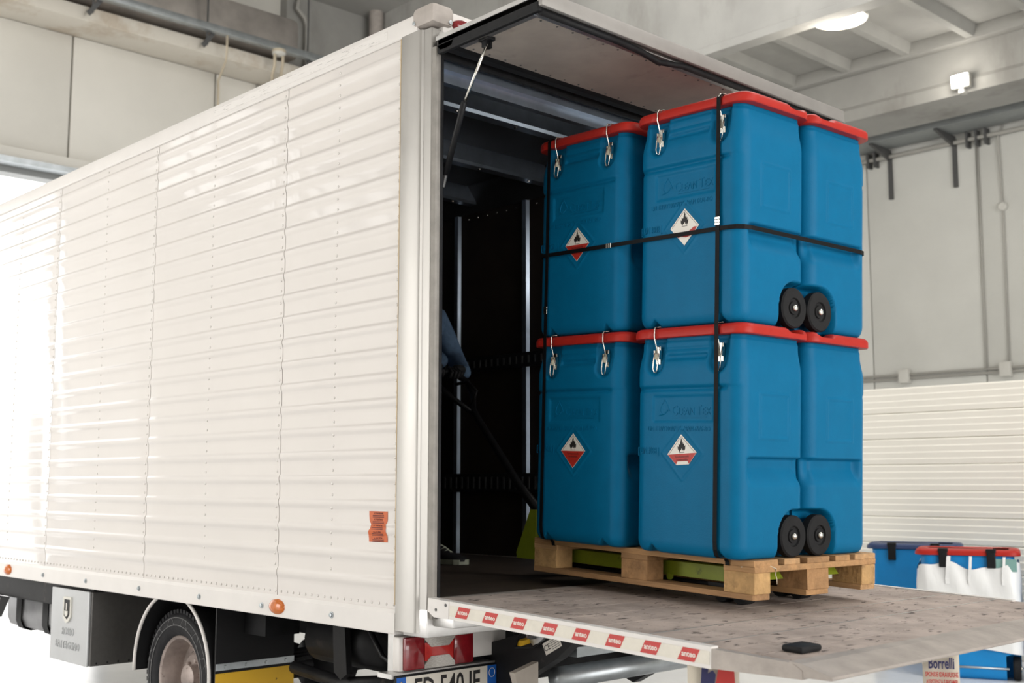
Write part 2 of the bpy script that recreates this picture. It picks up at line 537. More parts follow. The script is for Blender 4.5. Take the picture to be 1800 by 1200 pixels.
tag(MB().tube([(LX + 0.2, 5.55, 8.0), (LX + 0.2, 5.50, 7.75), (LX + 0.2, 5.62, 7.66), (LX + 0.2, 5.66, 7.55), (LX + 0.2, 5.66, 6.8)], 0.03, 8)
    .build('drain_pipe', CABLE, smooth=True), 'bent grey pipe at the rounded end of the duct', 'pipe')
tag(MB().tube([(LX + 0.35, 6.72, 6.8), (LX + 0.35, 6.72, 8.0)], 0.10, 12).build('downpipe', CAP, angle=40),
    'brownish vertical downpipe in the corner beside deep beam', 'pipe')

# --- services on the right wall
tray = empty('cable_tray', (-2.0, 10.9, 5.74), worldroot=True)
box('tray_base', TRAYM, tray, LX + 0.2, 11, 10.68, 11.1, 5.745, 5.757)
box('tray_lip', TRAYM, tray, LX + 0.2, 11, 10.665, 10.68, 5.745, 5.83)
box('tray_lip', TRAYM, tray, LX + 0.2, 11, 11.1, 11.115, 5.745, 5.83)
tag(tray, 'long grey cable tray carried on brackets along the white wall', 'cable tray')
for xx in (-4.96, -4.07, -3.18, -1.9, -1.0):
    b = empty('wall_bracket', (xx, 11.2, 5.08))
    box('upright', GREYM, b, -0.025, 0.025, -0.04, 0, 0, 0.62)
    MB().prism([(-0.02, 0.52), (-0.02, 0.66), (-0.52, 0.665), (-0.52, 0.64)], 'x', -0.02, 0.02).build('arm', GREYM, b)
    tag(b, 'dark steel bracket bolted on white wall holding the cable tray', 'bracket', 'cable tray brackets')
tag(MB().tube([(LX + 0.2, 11.13, 5.645), (11, 11.13, 5.645)], 0.028, 8).build('wall_pipe', CABLE, smooth=True), 'slim grey pipe running horizontally below the cable tray', 'pipe')
for xx in (-4.35, -4.25, -2.98, -2.86, -2.74):
    tag(MB().box(xx - 0.015, xx + 0.015, 11.09, 11.2, 5.54, 5.74, bev=0.004).build('pipe_clip', GREYM), 'small dark clip on the slim pipe below tray', 'clip', 'pipe clips below the cable tray')
conduit('wall_cable', [(-2.50, 11.17, 5.86), (-2.62, 11.17, 5.60), (-2.60, 11.18, 4.76), (-2.62, 11.18, 2.74)], 'thin cable hanging from tray through round white box', CABLE, 0.012, 'cable')
tag(MB().lathe([(0.055, 0), (0.055, 0.05), (0.04, 0.065)], 16, axisM((-2.60, 11.2, 4.73), (0, -1, 0))).build('round_junction_box', BOXW, angle=40), 'round white junction box on the thin hanging cable', 'junction box')
conduit('wall_cable', [(-2.885, 11.18, 5.6), (-2.90, 11.18, 2.74)], 'straight thin cable down a joint of white wall', CABLE, 0.012, 'cable')
for dz in (0.0, 0.05):
    conduit('wall_conduit', [(LX + 0.2, 11.17, 2.70 + dz), (11, 11.17, 2.70 + dz)], 'low grey conduit running along white wall above cream partition', CABLE, 0.017, group='low wall conduits')
for xx in (-3.97, -2.65):
    tag(MB().box(xx - 0.07, xx + 0.07, 11.11, 11.2, 2.64, 2.82, bev=0.01).build('junction_box', BOXW, angle=40), 'square pale junction box on the low wall conduits', 'junction box', 'low junction boxes')

# --- lamps
hb = empty('highbay_lamp', (-2.45, 7.28, 5.98))
MB().lathe([(0.27, 0.0), (0.28, 0.01), (0.24, 0.12), (0.12, 0.24), (0.08, 0.36), (0.0, 0.36)], 28).build('shade', LAMPSHADE, hb, angle=40)
MB().lathe([(0.0, -0.015), (0.20, -0.01), (0.265, 0.0), (0.0, 0.004)], 28).build('diffuser', LAMPON, hb, smooth=True)
MB().tube([(0, 0, 0.36), (0, 0, 0.44)], 0.012, 6).build('hanger_rod', GREYM, hb)
tag(hb, 'round glowing high-bay lamp hanging beyond the deep concrete beam', 'lamp')
fl = empty('flood_lamp', (-2.27, 9.48, 5.76))
MB().box(-0.11, 0.11, 0.0, 0.07, -0.01, 0.16, bev=0.012).build('housing', LAMPSHADE, fl, angle=40)
MB().box(-0.095, 0.095, -0.012, 0.0, 0.005, 0.145, bev=0.005).build('lens', FLOODON, fl)
MB().box(-0.03, 0.03, 0.02, 0.12, -0.06, -0.01).build('bracket', BOXW, fl)
tag(fl, 'small bright white flood lamp fixed on the far concrete beam', 'lamp')
def point_light(name, loc, power, r=0.1, col=(1, 0.93, 0.83)):
    d = bpy.data.lights.new(name, 'POINT')
    d.energy = power
    d.shadow_soft_size = r
    d.color = col
    o = bpy.data.objects.new(name, d)
    o.location = loc
    COL.objects.link(o)
point_light('flood_lamp_light', (-2.27, 9.36, 5.83), 6, 0.08)
point_light('highbay_lamp_light', (-2.45, 7.28, 5.70), 40, 0.2)

# --- cream partition of stacked ribbed sandwich panels
part = empty('wall_partition', (-0.5, 6.3, 0), worldroot=True)
struct(part)
pm = None
zz = 0.0
for k in range(10):
    z0 = k * 0.2165
    verts, faces = [], []
    prof = [(0.0, 0.008)]
    nr = 4
    for r in range(nr):
        zc = (r + 0.5) / nr * 0.2105 + 0.003
        hw = 0.2105 / nr / 2
        prof += [(zc - hw * 0.9, 0.0), (zc + hw * 0.55, -0.0035), (zc + hw * 0.9, 0.0)]
    prof += [(0.2145, 0.008)]
    if pm is None:
        mb = MB()
        mb.prism([(6.3 + q, z) for z, q in prof] + [(6.36, 0.2145), (6.36, 0.0)], 'x', -3.2, 2.6)
        pm = mb.mesh('partition_panel', PANEL)
    o = bpy.data.objects.new('partition_panel', pm)
    COL.objects.link(o)
    adopt(o, part)
    o.location = (0, 0, z0)

# ================================================================== the truck
XF, W, ZF = -5.3, 2.06, 0.92
truck = empty('box_truck', (-2.5, 1.03, 0), worldroot=True)
tag(truck, 'white box truck with ribbed sides, open rear and lowered tail lift', 'truck')

# --- left side: ribbed sheets, each with its own rivets
Z0, Z1 = 0.862, 3.205
RIB0, RIBP = 0.965, 0.1035
def rib_off(z):
    k = round((z - RIB0) / RIBP)
    zc = RIB0 + k * RIBP
    if zc > Z1 - 0.03 or zc < Z0 + 0.03:
        return 0.0
    d = z - zc
    return -0.0066 * (sstep(-0.032, -0.004, d) - sstep(0.004, 0.021, d))
zs = [Z0]
while zs[-1] < Z1 - 1e-6:
    k = (zs[-1] - RIB0) / RIBP
    fr = (k - math.floor(k)) * RIBP
    step = 0.004 if (fr < 0.026 or fr > RIBP - 0.036) else 0.016
    zs.append(min(Z1, zs[-1] + step))
seams = [-0.208, -1.072, -2.366, -3.660, -4.952, XF + 0.02]
def wav(x, z):
    return 0.0022 * sin(2.6 * x + 1.3 * sin(3.1 * z)) + 0.0012 * sin(7.3 * x + 2.2 * z) + 0.0011 * sin(5.0 * z + 1.7 * x)
def rivet(mb, x, y, z, r=0.0065, d=(0, -1, 0), h=0.004):
    mb.lathe([(r, 0), (r * 0.8, h * 0.6), (r * 0.3, h)], 8, axisM((x, y, z), d))
core = MB().box(XF, -0.2, 0.003, 0.040, 0.80, 3.22).build('wall_core', RUBBER, truck)
for i in range(len(seams) - 1):
    xa, xb = seams[i + 1] + 0.0025, seams[i] - 0.0025
    nx = max(4, int((xb - xa) / 0.045))
    xsx = [xa + (xb - xa) * j / nx for j in range(nx + 1)]
    verts, faces = [], []
    for z in zs:
        for j, x in enumerate(xsx):
            e = min(1.0, min(x - xa, xb - x) / 0.08, (z - Z0) / 0.08, (Z1 - z) / 0.08)
            verts.append((x, -0.004 + rib_off(z) + wav(x, z) * max(0, e), z))
    n = nx + 1
    for a in range(len(zs) - 1):
        for j in range(nx):
            faces.append([a * n + j, a * n + j + 1, (a + 1) * n + j + 1, (a + 1) * n + j])
    mb = MB().add(verts, faces)
    # folded edges back to the core so the sheet has depth
    vb = []
    for x in (xa, xb):
        base = len(vb)
        for z in zs:
            vb.append((x, -0.004 + rib_off(z), z))
        for z in zs:
            vb.append((x, 0.0035, z))
    m_ = len(zs)
    fb = [[o * 2 * m_ + q, o * 2 * m_ + q + 1, o * 2 * m_ + m_ + q + 1, o * 2 * m_ + m_ + q] for o in (0, 1) for q in range(m_ - 1)]
    mb.add(vb, fb)
    panel = mb.build('side_panel', WHITE, truck, smooth=True)
    rv = MB()
    cols = [xb - 0.022] if i else [xb - 0.012]
    cols.append({0: -0.655, 1: -1.745, 2: -2.985, 3: -4.29}.get(i, -5.2))
    for cx in cols:
        k = 0
        z = RIB0 - 0.0
        while z < Z1 - 0.06:
            for f in (0.32, 0.78):
                zr = z + f * RIBP
                if zr < Z1 - 0.03:
                    rivet(rv, cx, -0.004 + rib_off(zr) + wav(cx, zr) * min(1.0, min(cx - xa, xb - cx) / 0.08), zr)
            z += RIBP
    x = xa + 0.03
    while x < xb:
        rivet(rv, x, -0.005, 0.879, 0.006)
        x += 0.048
    rv.build('rivet_rows', WHITE, panel, smooth=True, kind='stuff')

# --- rails
skirt = MB().prism([(0.0, 0.766), (-0.012, 0.766), (-0.014, 0.77), (-0.014, 0.846), (-0.006, 0.862), (0.02, 0.862), (0.04, 0.80), (0.04, 0.766)], 'x', XF, -0.206).build('side_skirt', RAIL, truck)
for x in (-0.634, -1.183, -1.754, -2.394, -3.053, -3.656, -4.55):
    MB().lathe([(0.014, 0), (0.014, 0.003), (0.009, 0.0035), (0.009, 0.009), (0.004, 0.010)], 12, axisM((x, -0.014, 0.808), (0, -1, 0))).build('bolt', GALV, skirt, angle=40)
for x in (-1.055, -4.217):
    mk = MB()
    prof = []
    ring = []
    for a in range(9):
        t_ = a / 8 * pi / 2
        ring.append((cos(t_), sin(t_)))
    vs, fs = [], []
    nn = 20
    for c, s_ in ring:
        for k in range(nn):
            an = 2 * pi * k / nn
            vs.append((x + 0.062 * c * cos(an), -0.014 - 0.022 * s_, 0.812 + 0.034 * c * sin(an)))
    for r in range(len(ring) - 1):
        for k in range(nn):
            fs.append([r * nn + k, r * nn + (k + 1) % nn, (r + 1) * nn + (k + 1) % nn, (r + 1) * nn + k])
    mk.add(vs, fs)
    mk.build('side_marker_lamp', AMBER, truck, smooth=True)
toprail = MB().prism([(-0.012, 3.200), (-0.016, 3.206), (-0.016, 3.262), (-0.010, 3.280), (0.006, 3.290), (0.10, 3.292), (0.10, 3.22), (0.0, 3.22), (0.0, 3.2)], 'x', XF, -0.10).build('roof_rail', RAIL, truck, angle=30)
MB().box(-1.75, -0.30, -0.0172, -0.0155, 3.222, 3.258).build('scuffed_strip', SCUFF, toprail)
MB().box(XF, -0.02, 0.08, W - 0.08, 3.255, 3.288).build('roof_skin', RAIL, truck)
MB().box(XF, -0.05, 0.04, W - 0.04, 3.235, 3.255).build('roof_lining', ROOFIN, truck)

# --- rear frame
def post_poly(sgn, y0):
    # (x, y) plan of a corner post; sgn +1 on the near side
    return [(x, y0 + sgn * y) for x, y in [(-0.206, -0.010), (-0.200, -0.016), (-0.088, -0.016), (-0.075, -0.010), (-0.070, 0.0), (-0.030, 0.004), (-0.026, 0.010), (-0.026, 0.055), (-0.206, 0.055)]]
p1 = MB().prism(post_poly(1, 0.0), 'z', 0.782, 3.205).build('corner_post', ALU, truck, angle=25)
MB().prism([(-0.026, 0.006), (-0.004, 0.010), (0.0, 0.018), (0.0, 0.030), (-0.026, 0.052)], 'z', 0.84, 3.12).build('jamb_edge', mat('worn_jamb_metal', (0.26, 0.245, 0.225), 0.6, 0.4, noise=0.2, nscale=12), p1, angle=25)
MB().box(-0.024, 0.004, 0.030, 0.046, 0.90, 3.10, bev=0.004).build('rubber_seal', RUBBER, p1)
MB().box(-0.2105, -0.2055, -0.013, -0.006, 0.88, 3.20).build('yellowed_sealant', mat('sealant', (0.55, 0.42, 0.26), 0.6), p1)
p2 = MB().prism(post_poly(-1, W)[::-1], 'z', 0.782, 3.205).build('corner_post', ALU, truck, angle=25)
header = MB().box(-0.12, -0.012, 0.05, W - 0.05, 3.145, 3.29, bev=0.006).build('rear_header', RAIL, truck, angle=40)
MB().tube([(-0.004, 0.03, 3.165), (-0.004, W - 0.03, 3.165)], 0.022, 12).build('hinge_tube', ALU2, truck, angle=50)
cc = MB().box(-0.132, 0.008, -0.022, 0.10, 3.215, 3.305, bev=0.024).build('corner_cap', CAP, truck, angle=40)
MB().lathe([(0.009, 0), (0.009, 0.002), (0.005, 0.0025)], 12, axisM((0.008, 0.075, 3.235), (1, 0, 0))).build('screw', GALV, cc)
MB().lathe([(0.009, 0), (0.009, 0.002), (0.005, 0.0025)], 12, axisM((-0.112, -0.0215, 3.238), (0, -1, 0))).build('screw', GALV, cc)
MB().box(-0.132, 0.008, W - 0.10, W + 0.022, 3.215, 3.305, bev=0.024).build('corner_cap', CAP, truck, angle=40)
for yy in (0.165, W - 0.165):
    vs, fs = [], []
    for c in range(7):
        t_ = c / 6 * pi / 2
        for k in range(20):
            an = 2 * pi * k / 20
            vs.append((-0.012 + 0.03 * sin(t_), yy + 0.068 * cos(t_) * cos(an), 3.238 + 0.032 * cos(t_) * sin(an)))
    for r in range(6):
        for k in range(20):
            fs.append([r * 20 + k, r * 20 + (k + 1) % 20, (r + 1) * 20 + (k + 1) % 20, (r + 1) * 20 + k])
    MB().add(vs, fs).build('roof_marker_lamp', REDLENS, truck, smooth=True)

# --- interior
floor_in = MB()
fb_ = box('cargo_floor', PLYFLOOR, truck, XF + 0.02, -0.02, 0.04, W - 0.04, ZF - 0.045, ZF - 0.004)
box('sill', PLATEND, truck, -0.02, 0.035, 0.03, W - 0.03, ZF - 0.05, ZF - 0.001, bev=0.004)
box('far_wall', WHITE, truck, XF, -0.2, W - 0.012, W, 0.80, 3.25)
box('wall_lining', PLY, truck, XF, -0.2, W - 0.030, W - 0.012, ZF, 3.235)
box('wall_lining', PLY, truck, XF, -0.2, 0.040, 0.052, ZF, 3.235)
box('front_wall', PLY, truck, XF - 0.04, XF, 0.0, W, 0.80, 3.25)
x = -0.29
while x > XF:
    MB().prism([(x - 0.030, W - 0.030), (x - 0.018, W - 0.048), (x + 0.018, W - 0.048), (x + 0.030, W - 0.030)], 'z', ZF, 3.12).build('wall_stud', BOW, truck)
    x -= 0.638
for z0, z1 in ((2.057, 2.146), (1.302, 1.419)):
    rl = MB().box(XF, -0.25, W - 0.075, W - 0.052, z0, z1, bev=0.006).build('lashing_rail', CHASSIS, truck, angle=40)
    sl = MB()
    x = -0.4
    while x > -3.6:
        sl.box(x - 0.007, x + 0.007, W - 0.0775, W - 0.074, z0 + 0.022, z1 - 0.022)
        x -= 0.055
    sl.build('slots', GREYM, rl, kind='stuff')
for x in (-0.62, -1.33, -2.02, -2.72, -3.42, -4.12, -4.8):
    bw = MB().prism([(x - 0.055, 3.235), (x - 0.055, 3.225), (x - 0.02, 3.13), (x + 0.045, 3.13), (x + 0.055, 3.145), (x + 0.055, 3.235)], 'y', 0.04, W - 0.03).build('roof_bow', BOW, truck)
    for k in range(5):
        MB().lathe([(0.010, 0), (0.007, 0.005)], 8, axisM((x + 0.012, 0.25 + 0.39 * k, 3.13), (0, 0, -1))).build('rivet', CHROME, bw)
MB().prism([(-0.13, 3.235), (-0.13, 3.02), (-0.095, 3.02), (-0.095, 3.062), (-0.06, 3.062), (-0.06, 3.11), (-0.03, 3.11), (-0.03, 3.150)], 'y', 0.04, W - 0.03).build('header_beam', BOW, truck)
MB().prism([(-0.03, 3.085), (-0.012, 3.085), (-0.012, 3.15), (-0.03, 3.15)], 'y', 0.04, W - 0.03).build('header_seal', RUBBER, truck)
# corner angles at the ceiling
MB().prism([(W - 0.03, 3.235), (W - 0.03, 3.09), (W - 0.045, 3.09), (W - 0.16, 3.235)], 'x', XF, -0.05).build('ceiling_angle', ROOFIN, truck)
rv = MB()
x = -0.3
while x > -4.5:
    rivet(rv, x, W - 0.031, 3.06, 0.007, (0, -1, 0), 0.006)
    x -= 0.09
rv.build('rivet_row', CHROME, truck, kind='stuff')

# --- upper door flap, swung up on its gas struts
DT = radians(1.0)
DM = Matrix.Translation((0.012, 0, 3.10)) @ Matrix.Rotation(-DT, 4, 'Y')
dl = 0.585
flap = MB().box(0.0, dl, 0.0, W + 0.015, 0.012, 0.050, DM, bev=0.004).build('upper_door', mat('door_edge_grey', (0.27, 0.255, 0.24), 0.5, 0.3, noise=0.1), truck, angle=40)
MB().box(0.075, dl - 0.075, 0.058, W - 0.045, -0.006, 0.012, DM).build('inner_panel', DOORIN, flap)
MB().prism([(0.0, 0.012), (0.10, 0.012), (0.09, -0.006), (0.06, -0.010), (0.02, -0.008)], 'y', 0.0, W, DM).build('frame_bar', RUBBER, flap)
for y0, y1 in ((0.0, 0.058), (W - 0.045, W + 0.013)):
    MB().box(0.0, dl, y0, y0 + 0.020 if y0 == 0 else y1, -0.022, 0.044, DM, bev=0.006).build('edge_seal', RUBBER, flap)
MB().box(0.10, dl - 0.06, 0.020, 0.058, -0.012, 0.012, DM, bev=0.003).build('frame_bar', ALU2, flap)
ev = []
MB().box(dl - 0.075, dl - 0.02, 0.02, W - 0.02, -0.010, 0.012, DM, bev=0.004).build('frame_bar', ALU2, flap)
MB().tube([DM @ Vector(p) for p in [(dl - 0.012, 0.02, -0.018), (dl - 0.012, 0.45, -0.018), (dl - 0.016, 0.60, -0.022), (dl - 0.03, 0.72, -0.030), (dl - 0.012, 0.86, -0.018), (dl - 0.012, W, -0.018)]], 0.013, 8).build('outer_seal', RUBBER, flap, smooth=True)
MB().box(dl, dl + 0.022, -0.004, W + 0.018, -0.008, 0.052, DM, bev=0.006).build('edge_profile', MATS['door_edge_grey'], flap, angle=40)
MB().box(-0.002, dl + 0.022, -0.005, 0.0, 0.034, 0.052, DM).build('edge_profile', ALU2, flap)
sc_ = MB()
for k in range(22):
    for xx in (0.11, dl - 0.09):
        sc_.lathe([(0.005, 0), (0.004, 0.003)], 6, DM @ axisM((xx, 0.10 + 0.088 * k, -0.006), (0, 0, -1)))
sc_.build('screws', GREYM, flap, kind='stuff')
def strut(y, s):
    st = MB().tube([DM @ Vector((0.235, y, -0.030)), (0.108, y, 2.86)], 0.0065, 10).build('gas_strut', CHROME, truck, smooth=True)
    MB().tube([(0.113, y, 2.872), (0.108, y, 2.86), (0.0, y, 2.592), (0.002, y, 2.590)], [0.011, 0.0125, 0.0125, 0.006], 12).build('strut_cylinder', BLACK, st, smooth=True)
    MB().tube([(0.002, y, 2.598), (-0.016, y, 2.545)], 0.008, 8).build('end_joint', GREYM, st)
    MB().box(0.205, 0.262, y - 0.022, y + 0.022, -0.022, -0.006, DM, bev=0.004).box(0.222, 0.245, y - 0.018, y - 0.010, -0.048, -0.012, DM).box(0.222, 0.245, y + 0.010, y + 0.018, -0.048, -0.012, DM).build('strut_bracket', BLACK, st)
strut(0.060, 1)
strut(W - 0.060, -1)

# --- tail lift platform
TH = radians(2.27)
PMx = Matrix.Translation((0.0, 0, ZF)) @ Matrix.Rotation(TH, 4, 'Y')
lift = MB().box(0.02, 1.36, 0.0, W - 0.01, -0.056, -0.014, PMx).build('tail_lift_platform', PLATEND, truck)
px_s = [0.035, 0.155, 0.345, 0.50, 0.665, 0.85, 1.06, 1.275, 1.385, 1.50, 1.615]
for a, b in zip(px_s[:-1], px_s[1:]):
    MB().box(a + 0.0015, b - 0.0015, 0.012, W - 0.02, -0.016, 0.0, PMx, bev=0.0015).build('platform_plank', PLATE, lift)
for xx in (1.275, 1.06):
    MB().box(xx - 0.003, xx + 0.003, 0.014, W - 0.022, -0.010, 0.0012, PMx).build('plank_seam_strip', ALU2, lift)
# side rail with the red and cream reflective band
for y0, y1, nm in ((-0.022, 0.012, 'near'), (W - 0.02, W + 0.014, 'far')):
    rb = MB().prism([(0.135, 0.004), (1.345, 0.004), (1.345, -0.062), (0.135, -0.062)], 'y', y0, y1, PMx).build('side_rail', RAIL, lift)
    yy = y0 - 0.0005 if nm == 'near' else y1
    MB().box(0.14, 1.34, yy - 0.001, yy, -0.050, -0.010, PMx).build('reflective_band', CREAM, rb)
    MB().prism([(0.012, 0.004), (0.135, 0.004), (0.135, -0.062), (0.05, -0.064), (0.012, -0.045)], 'y', y0 - 0.002, y1 + 0.002, PMx).build('hinge_plate', RAIL, rb)
    if nm == 'near':
        for (bx_, bz_) in ((0.118, -0.012), (0.062, -0.035)):
            MB().lathe([(0.006, 0), (0.006, 0.002)], 10, PMx @ axisM((bx_, y0 - 0.002, bz_), (0, -1, 0))).build('bolt', GREYM, rb)
    # taper end of the platform
    MB().prism([(1.345, -0.002), (1.625, -0.002), (1.66, -0.020), (1.66, -0.044), (1.345, -0.060)], 'y', y0, y1, PMx).build('taper_end', PLATEND, rb)
MB().prism([(1.36, -0.016), (1.615, -0.016), (1.615, -0.040), (1.36, -0.056)], 'y', 0.012, W - 0.02, PMx).build('taper_core', PLATEND, lift)
MB().prism([(1.615, 0.001), (1.655, -0.001), (1.752, -0.024), (1.756, -0.030), (1.752, -0.034), (1.615, -0.040)], 'y', -0.02, W + 0.01, PMx).build('platform_lip', PLATEND, lift)
band = [c for c in lift.children if c.name.startswith('side_rail')][0]
for k in range(8):
    xc = 0.215 + 0.1495 * k
    Mk = PMx @ plane_M((xc, -0.0236, -0.030), (1, 0, 0), (0, 0, 1))
    f = flat('red_reflector', REDREF, band, [[(-0.043, -0.020), (0.022, -0.020), (0.043, 0.020), (-0.022, 0.020)]], Mk)
    mt = text('anteo', 0.024, LABELW, band, PMx @ plane_M((xc, -0.0244, -0.029), (1, 0, 0), (0, 0, 1)), extrude=0.0001, sx=0.98, offset=0.0006)
# rubber cleats on the platform
for yy in (0.165, W - 0.165):
    MB().box(1.50, 1.575, yy - 0.055, yy + 0.055, 0.0, 0.022, PMx, bev=0.009).build('rubber_cleat', RUBBER, lift, angle=40)
# warning flags hanging below the platform corners
def flag(origin, ang, w, h, name):
    Mf = Matrix.Translation(origin) @ Matrix.Rotation(ang, 4, 'Z')
    vs, fs = [], []
    n = 10
    for s_ in (0, 0.003):
        for i in range(n + 1):
            u = i / n * w
            b_ = 0.05 * (max(0, 0.3 - i / n)) ** 2 * 4 + 0.006 * sin(i / n * 5)
            vs.append((u, b_ + s_, 0.0))
            vs.append((u, b_ + s_ + 0.01, -h))
    m_ = 2 * (n + 1)
    for i in range(n):
        fs.append([2 * i, 2 * i + 2, 2 * i + 3, 2 * i + 1])
        fs.append([m_ + 2 * i, m_ + 2 * i + 1, m_ + 2 * i + 3, m_ + 2 * i + 2])
        fs.append([2 * i, m_ + 2 * i, m_ + 2 * i + 2, 2 * i + 2])
        fs.append([2 * i + 1, 2 * i + 3, m_ + 2 * i + 3, m_ + 2 * i + 1])
    fs.append([0, 1, m_ + 1, m_])
    fs.append([2 * n, m_ + 2 * n, m_ + 2 * n + 1, 2 * n + 1])
    o = MB().add(vs, fs, Mf).build('warning_flag', FLAG, lift, smooth=False, angle=40)
    o['label'] = name
    return o, Mf
f1, M1 = flag((1.235, 0.004, 0.835), radians(45), 0.155, 0.36, 'cream flag with blue and red letter mark')
L1 = M1 @ plane_M((0.0, -0.009, -0.0), (1, 0, 0), (0, 0.02, 1)) @ Matrix.Diagonal((0.75, 1, 1, 1))
flat('blue_letter_stem', NAVY, f1, [[(0.055, -0.02), (0.085, -0.02), (0.078, -0.055), (0.098, -0.045), (0.110, -0.058), (0.104, -0.092), (0.072, -0.088), (0.062, -0.17), (0.040, -0.17)]], L1)
flat('red_letter_bowl', REDPRINT, f1, [[(0.118, -0.05), (0.125, -0.03), (0.165, -0.02), (0.185, -0.05), (0.188, -0.09), (0.172, -0.14), (0.14, -0.17), (0.09, -0.17), (0.085, -0.15), (0.12, -0.145), (0.142, -0.12), (0.14, -0.095), (0.104, -0.092), (0.112, -0.075)]], L1)
f2, M2 = flag((1.60, 0.775, 0.820), radians(33), 0.112, 0.34, 'cream flag printed with firm name')
L2 = M2 @ plane_M((0.056, -0.009, -0.062), (1, 0, 0), (0, 0.02, 1))
flat('red_mark', REDPRINT, f2, [[(-0.035, 0.040), (0.014, 0.043), (0.028, 0.052), (-0.02, 0.050)]], L2)
text('Borrelli', 0.050, NAVY, f2, L2 @ Matrix.Translation((0, 0.013, 0)), extrude=0.0003, sx=0.54, offset=0.0012)
text('SPONDE IDRAULICHE', 0.021, REDPRINT, f2, L2 @ Matrix.Translation((0, -0.022, 0)), extrude=0.0003, sx=0.50, offset=0.0005)
text('ASSISTENZA E RICAMBI', 0.021, REDPRINT, f2, L2 @ Matrix.Translation((0, -0.046, 0)), extrude=0.0003, sx=0.45, offset=0.0005)
text('NAPOLI Tel. 081 7742757', 0.018, NAVY, f2, L2 @ Matrix.Translation((0, -0.070, 0)), extrude=0.0003, sx=0.46, offset=0.0004)

# --- rear under-structure
RX = -0.20
lamp = MB().box(RX - 0.05, RX - 0.008, 0.012, 0.395, 0.618, 0.752, bev=0.006).build('tail_lamp', RAIL, truck, angle=40)
MB().box(RX - 0.012, RX + 0.010, 0.030, 0.130, 0.622, 0.750, bev=0.006).build('red_lens', REDLENS, lamp, angle=40)
MB().box(RX - 0.012, RX + 0.010, 0.285, 0.390, 0.622, 0.750, bev=0.006).build('red_lens', REDLENS, lamp, angle=40)
MB().box(RX - 0.012, RX + 0.006, 0.132, 0.283, 0.650, 0.722).build('red_lens', REDLENS2, lamp)
MB().prism([(0.128, 0.750), (0.287, 0.750), (0.287, 0.735), (0.255, 0.704), (0.162, 0.704), (0.128, 0.735)], 'x', RX - 0.012, RX + 0.0115).build('clear_lens', CLEAR, lamp)
MB().prism([(0.128, 0.622), (0.128, 0.637), (0.162, 0.668), (0.255, 0.668), (0.287, 0.637), (0.287, 0.622)], 'x', RX - 0.012, RX + 0.0115).build('clear_lens', CLEAR, lamp)
plate = MB().box(RX + 0.02, RX + 0.028, -0.035, 0.505, 0.478, 0.612, bev=0.004).build('number_plate', BLACK, truck)
MB().box(RX + 0.027, RX + 0.030, -0.028, 0.498, 0.485, 0.604).build('plate_face', PLATEW, plate)
MB().box(RX + 0.0285, RX + 0.031, -0.028, 0.018, 0.485, 0.604).build('blue_band', EUBLUE, plate)
bb = MB().box(RX + 0.0285, RX + 0.031, 0.448, 0.498, 0.485, 0.604).build('blue_band', EUBLUE, plate)
rg = MB()
rg.tube([(RX + 0.0315, 0.473 + 0.016 * cos(k * pi / 10), 0.575 + 0.018 * sin(k * pi / 10)) for k in range(20)], 0.0012, 4, closed=True)
rg.build('ring_mark', LABELW, plate)
PMt = plane_M((RX + 0.0312, 0.233, 0.545), (0, 1, 0), (0, 0, 1))
text('ED 540 JE', 0.120, INK, plate, PMt, extrude=0.0003, sx=0.72, offset=0.002, space=1.0)
st_ = MB()
for k in range(5):
    a = k * 2 * pi / 5 + pi / 2
    st_.lathe([(0.004, 0), (0.004, 0.0008)], 5, axisM((RX + 0.031, -0.005 + 0.012 * cos(a), 0.572 + 0.012 * sin(a)), (1, 0, 0)))
st_.build('star_marks', YELLOW, plate)
MB().box(RX - 0.07, RX + 0.02, -0.045, 0.52, 0.600, 0.618).box(RX - 0.09, RX - 0.05, 0.02, 0.08, 0.60, 0.80).build('lamp_carrier', ALU2, truck)
wb = MB().box(RX - 0.05, RX + 0.0, 0.395, 0.582, 0.640, 0.772, bev=0.003).build('rear_beam_end', RAIL, truck)
MB().box(-0.17, -0.02, 0.0, W, 0.766, 0.875, bev=0.005).build('rear_sill_beam', ALU2, truck, angle=40)
MB().box(-0.02, 0.10, 0.03, W - 0.04, 0.810, 0.864, bev=0.004).build('hinge_beam', ALU2, truck, angle=40)
for yy in (0.50, 1.52):
    arm = MB().prism([(-0.45, 0.45), (-0.30, 0.40), (0.18, 0.66), (0.36, 0.80), (0.30, 0.84), (-0.10, 0.72), (-0.45, 0.62)], 'y', yy, yy + 0.06).build('lift_arm', CHASSIS, truck)
    MB().prism([(0.02, 0.80), (0.11, 0.80), (0.13, 0.74), (0.075, 0.70), (0.03, 0.735)], 'y', yy - 0.02, yy).build('pivot_bracket', GALV, arm)
    MB().lathe([(0.014, 0), (0.014, 0.02)], 12, axisM((0.075, yy - 0.02, 0.745), (0, -1, 0))).build('pin', GREYM, arm)
    MB().tube([(-0.35, yy + 0.10, 0.47), (0.25, yy + 0.10, 0.79)], 0.028, 12).build('lift_cylinder', CHASSIS, arm, smooth=True)
armn = [c for c in truck.children if c.name.startswith('lift_arm')][0]
Mce = plane_M((0.16, 0.4985, 0.715), (0.86, 0, 0.45), (-0.45, 0, 0.86))
ce = flat('maker_label', LABELW, armn, [[(-0.05, -0.024), (0.05, -0.024), (0.05, 0.024), (-0.05, 0.024)]], Mce)
text('CE', 0.034, INK, armn, Mce @ Matrix.Translation((-0.03, 0, 0.001)), extrude=0.0002)
ln = MB()
for k in range(5):
    ln.box(-0.005, 0.042, 0.016 - k * 0.008 - 0.001, 0.016 - k * 0.008 + 0.001, 0.0006, 0.0011, Mce)
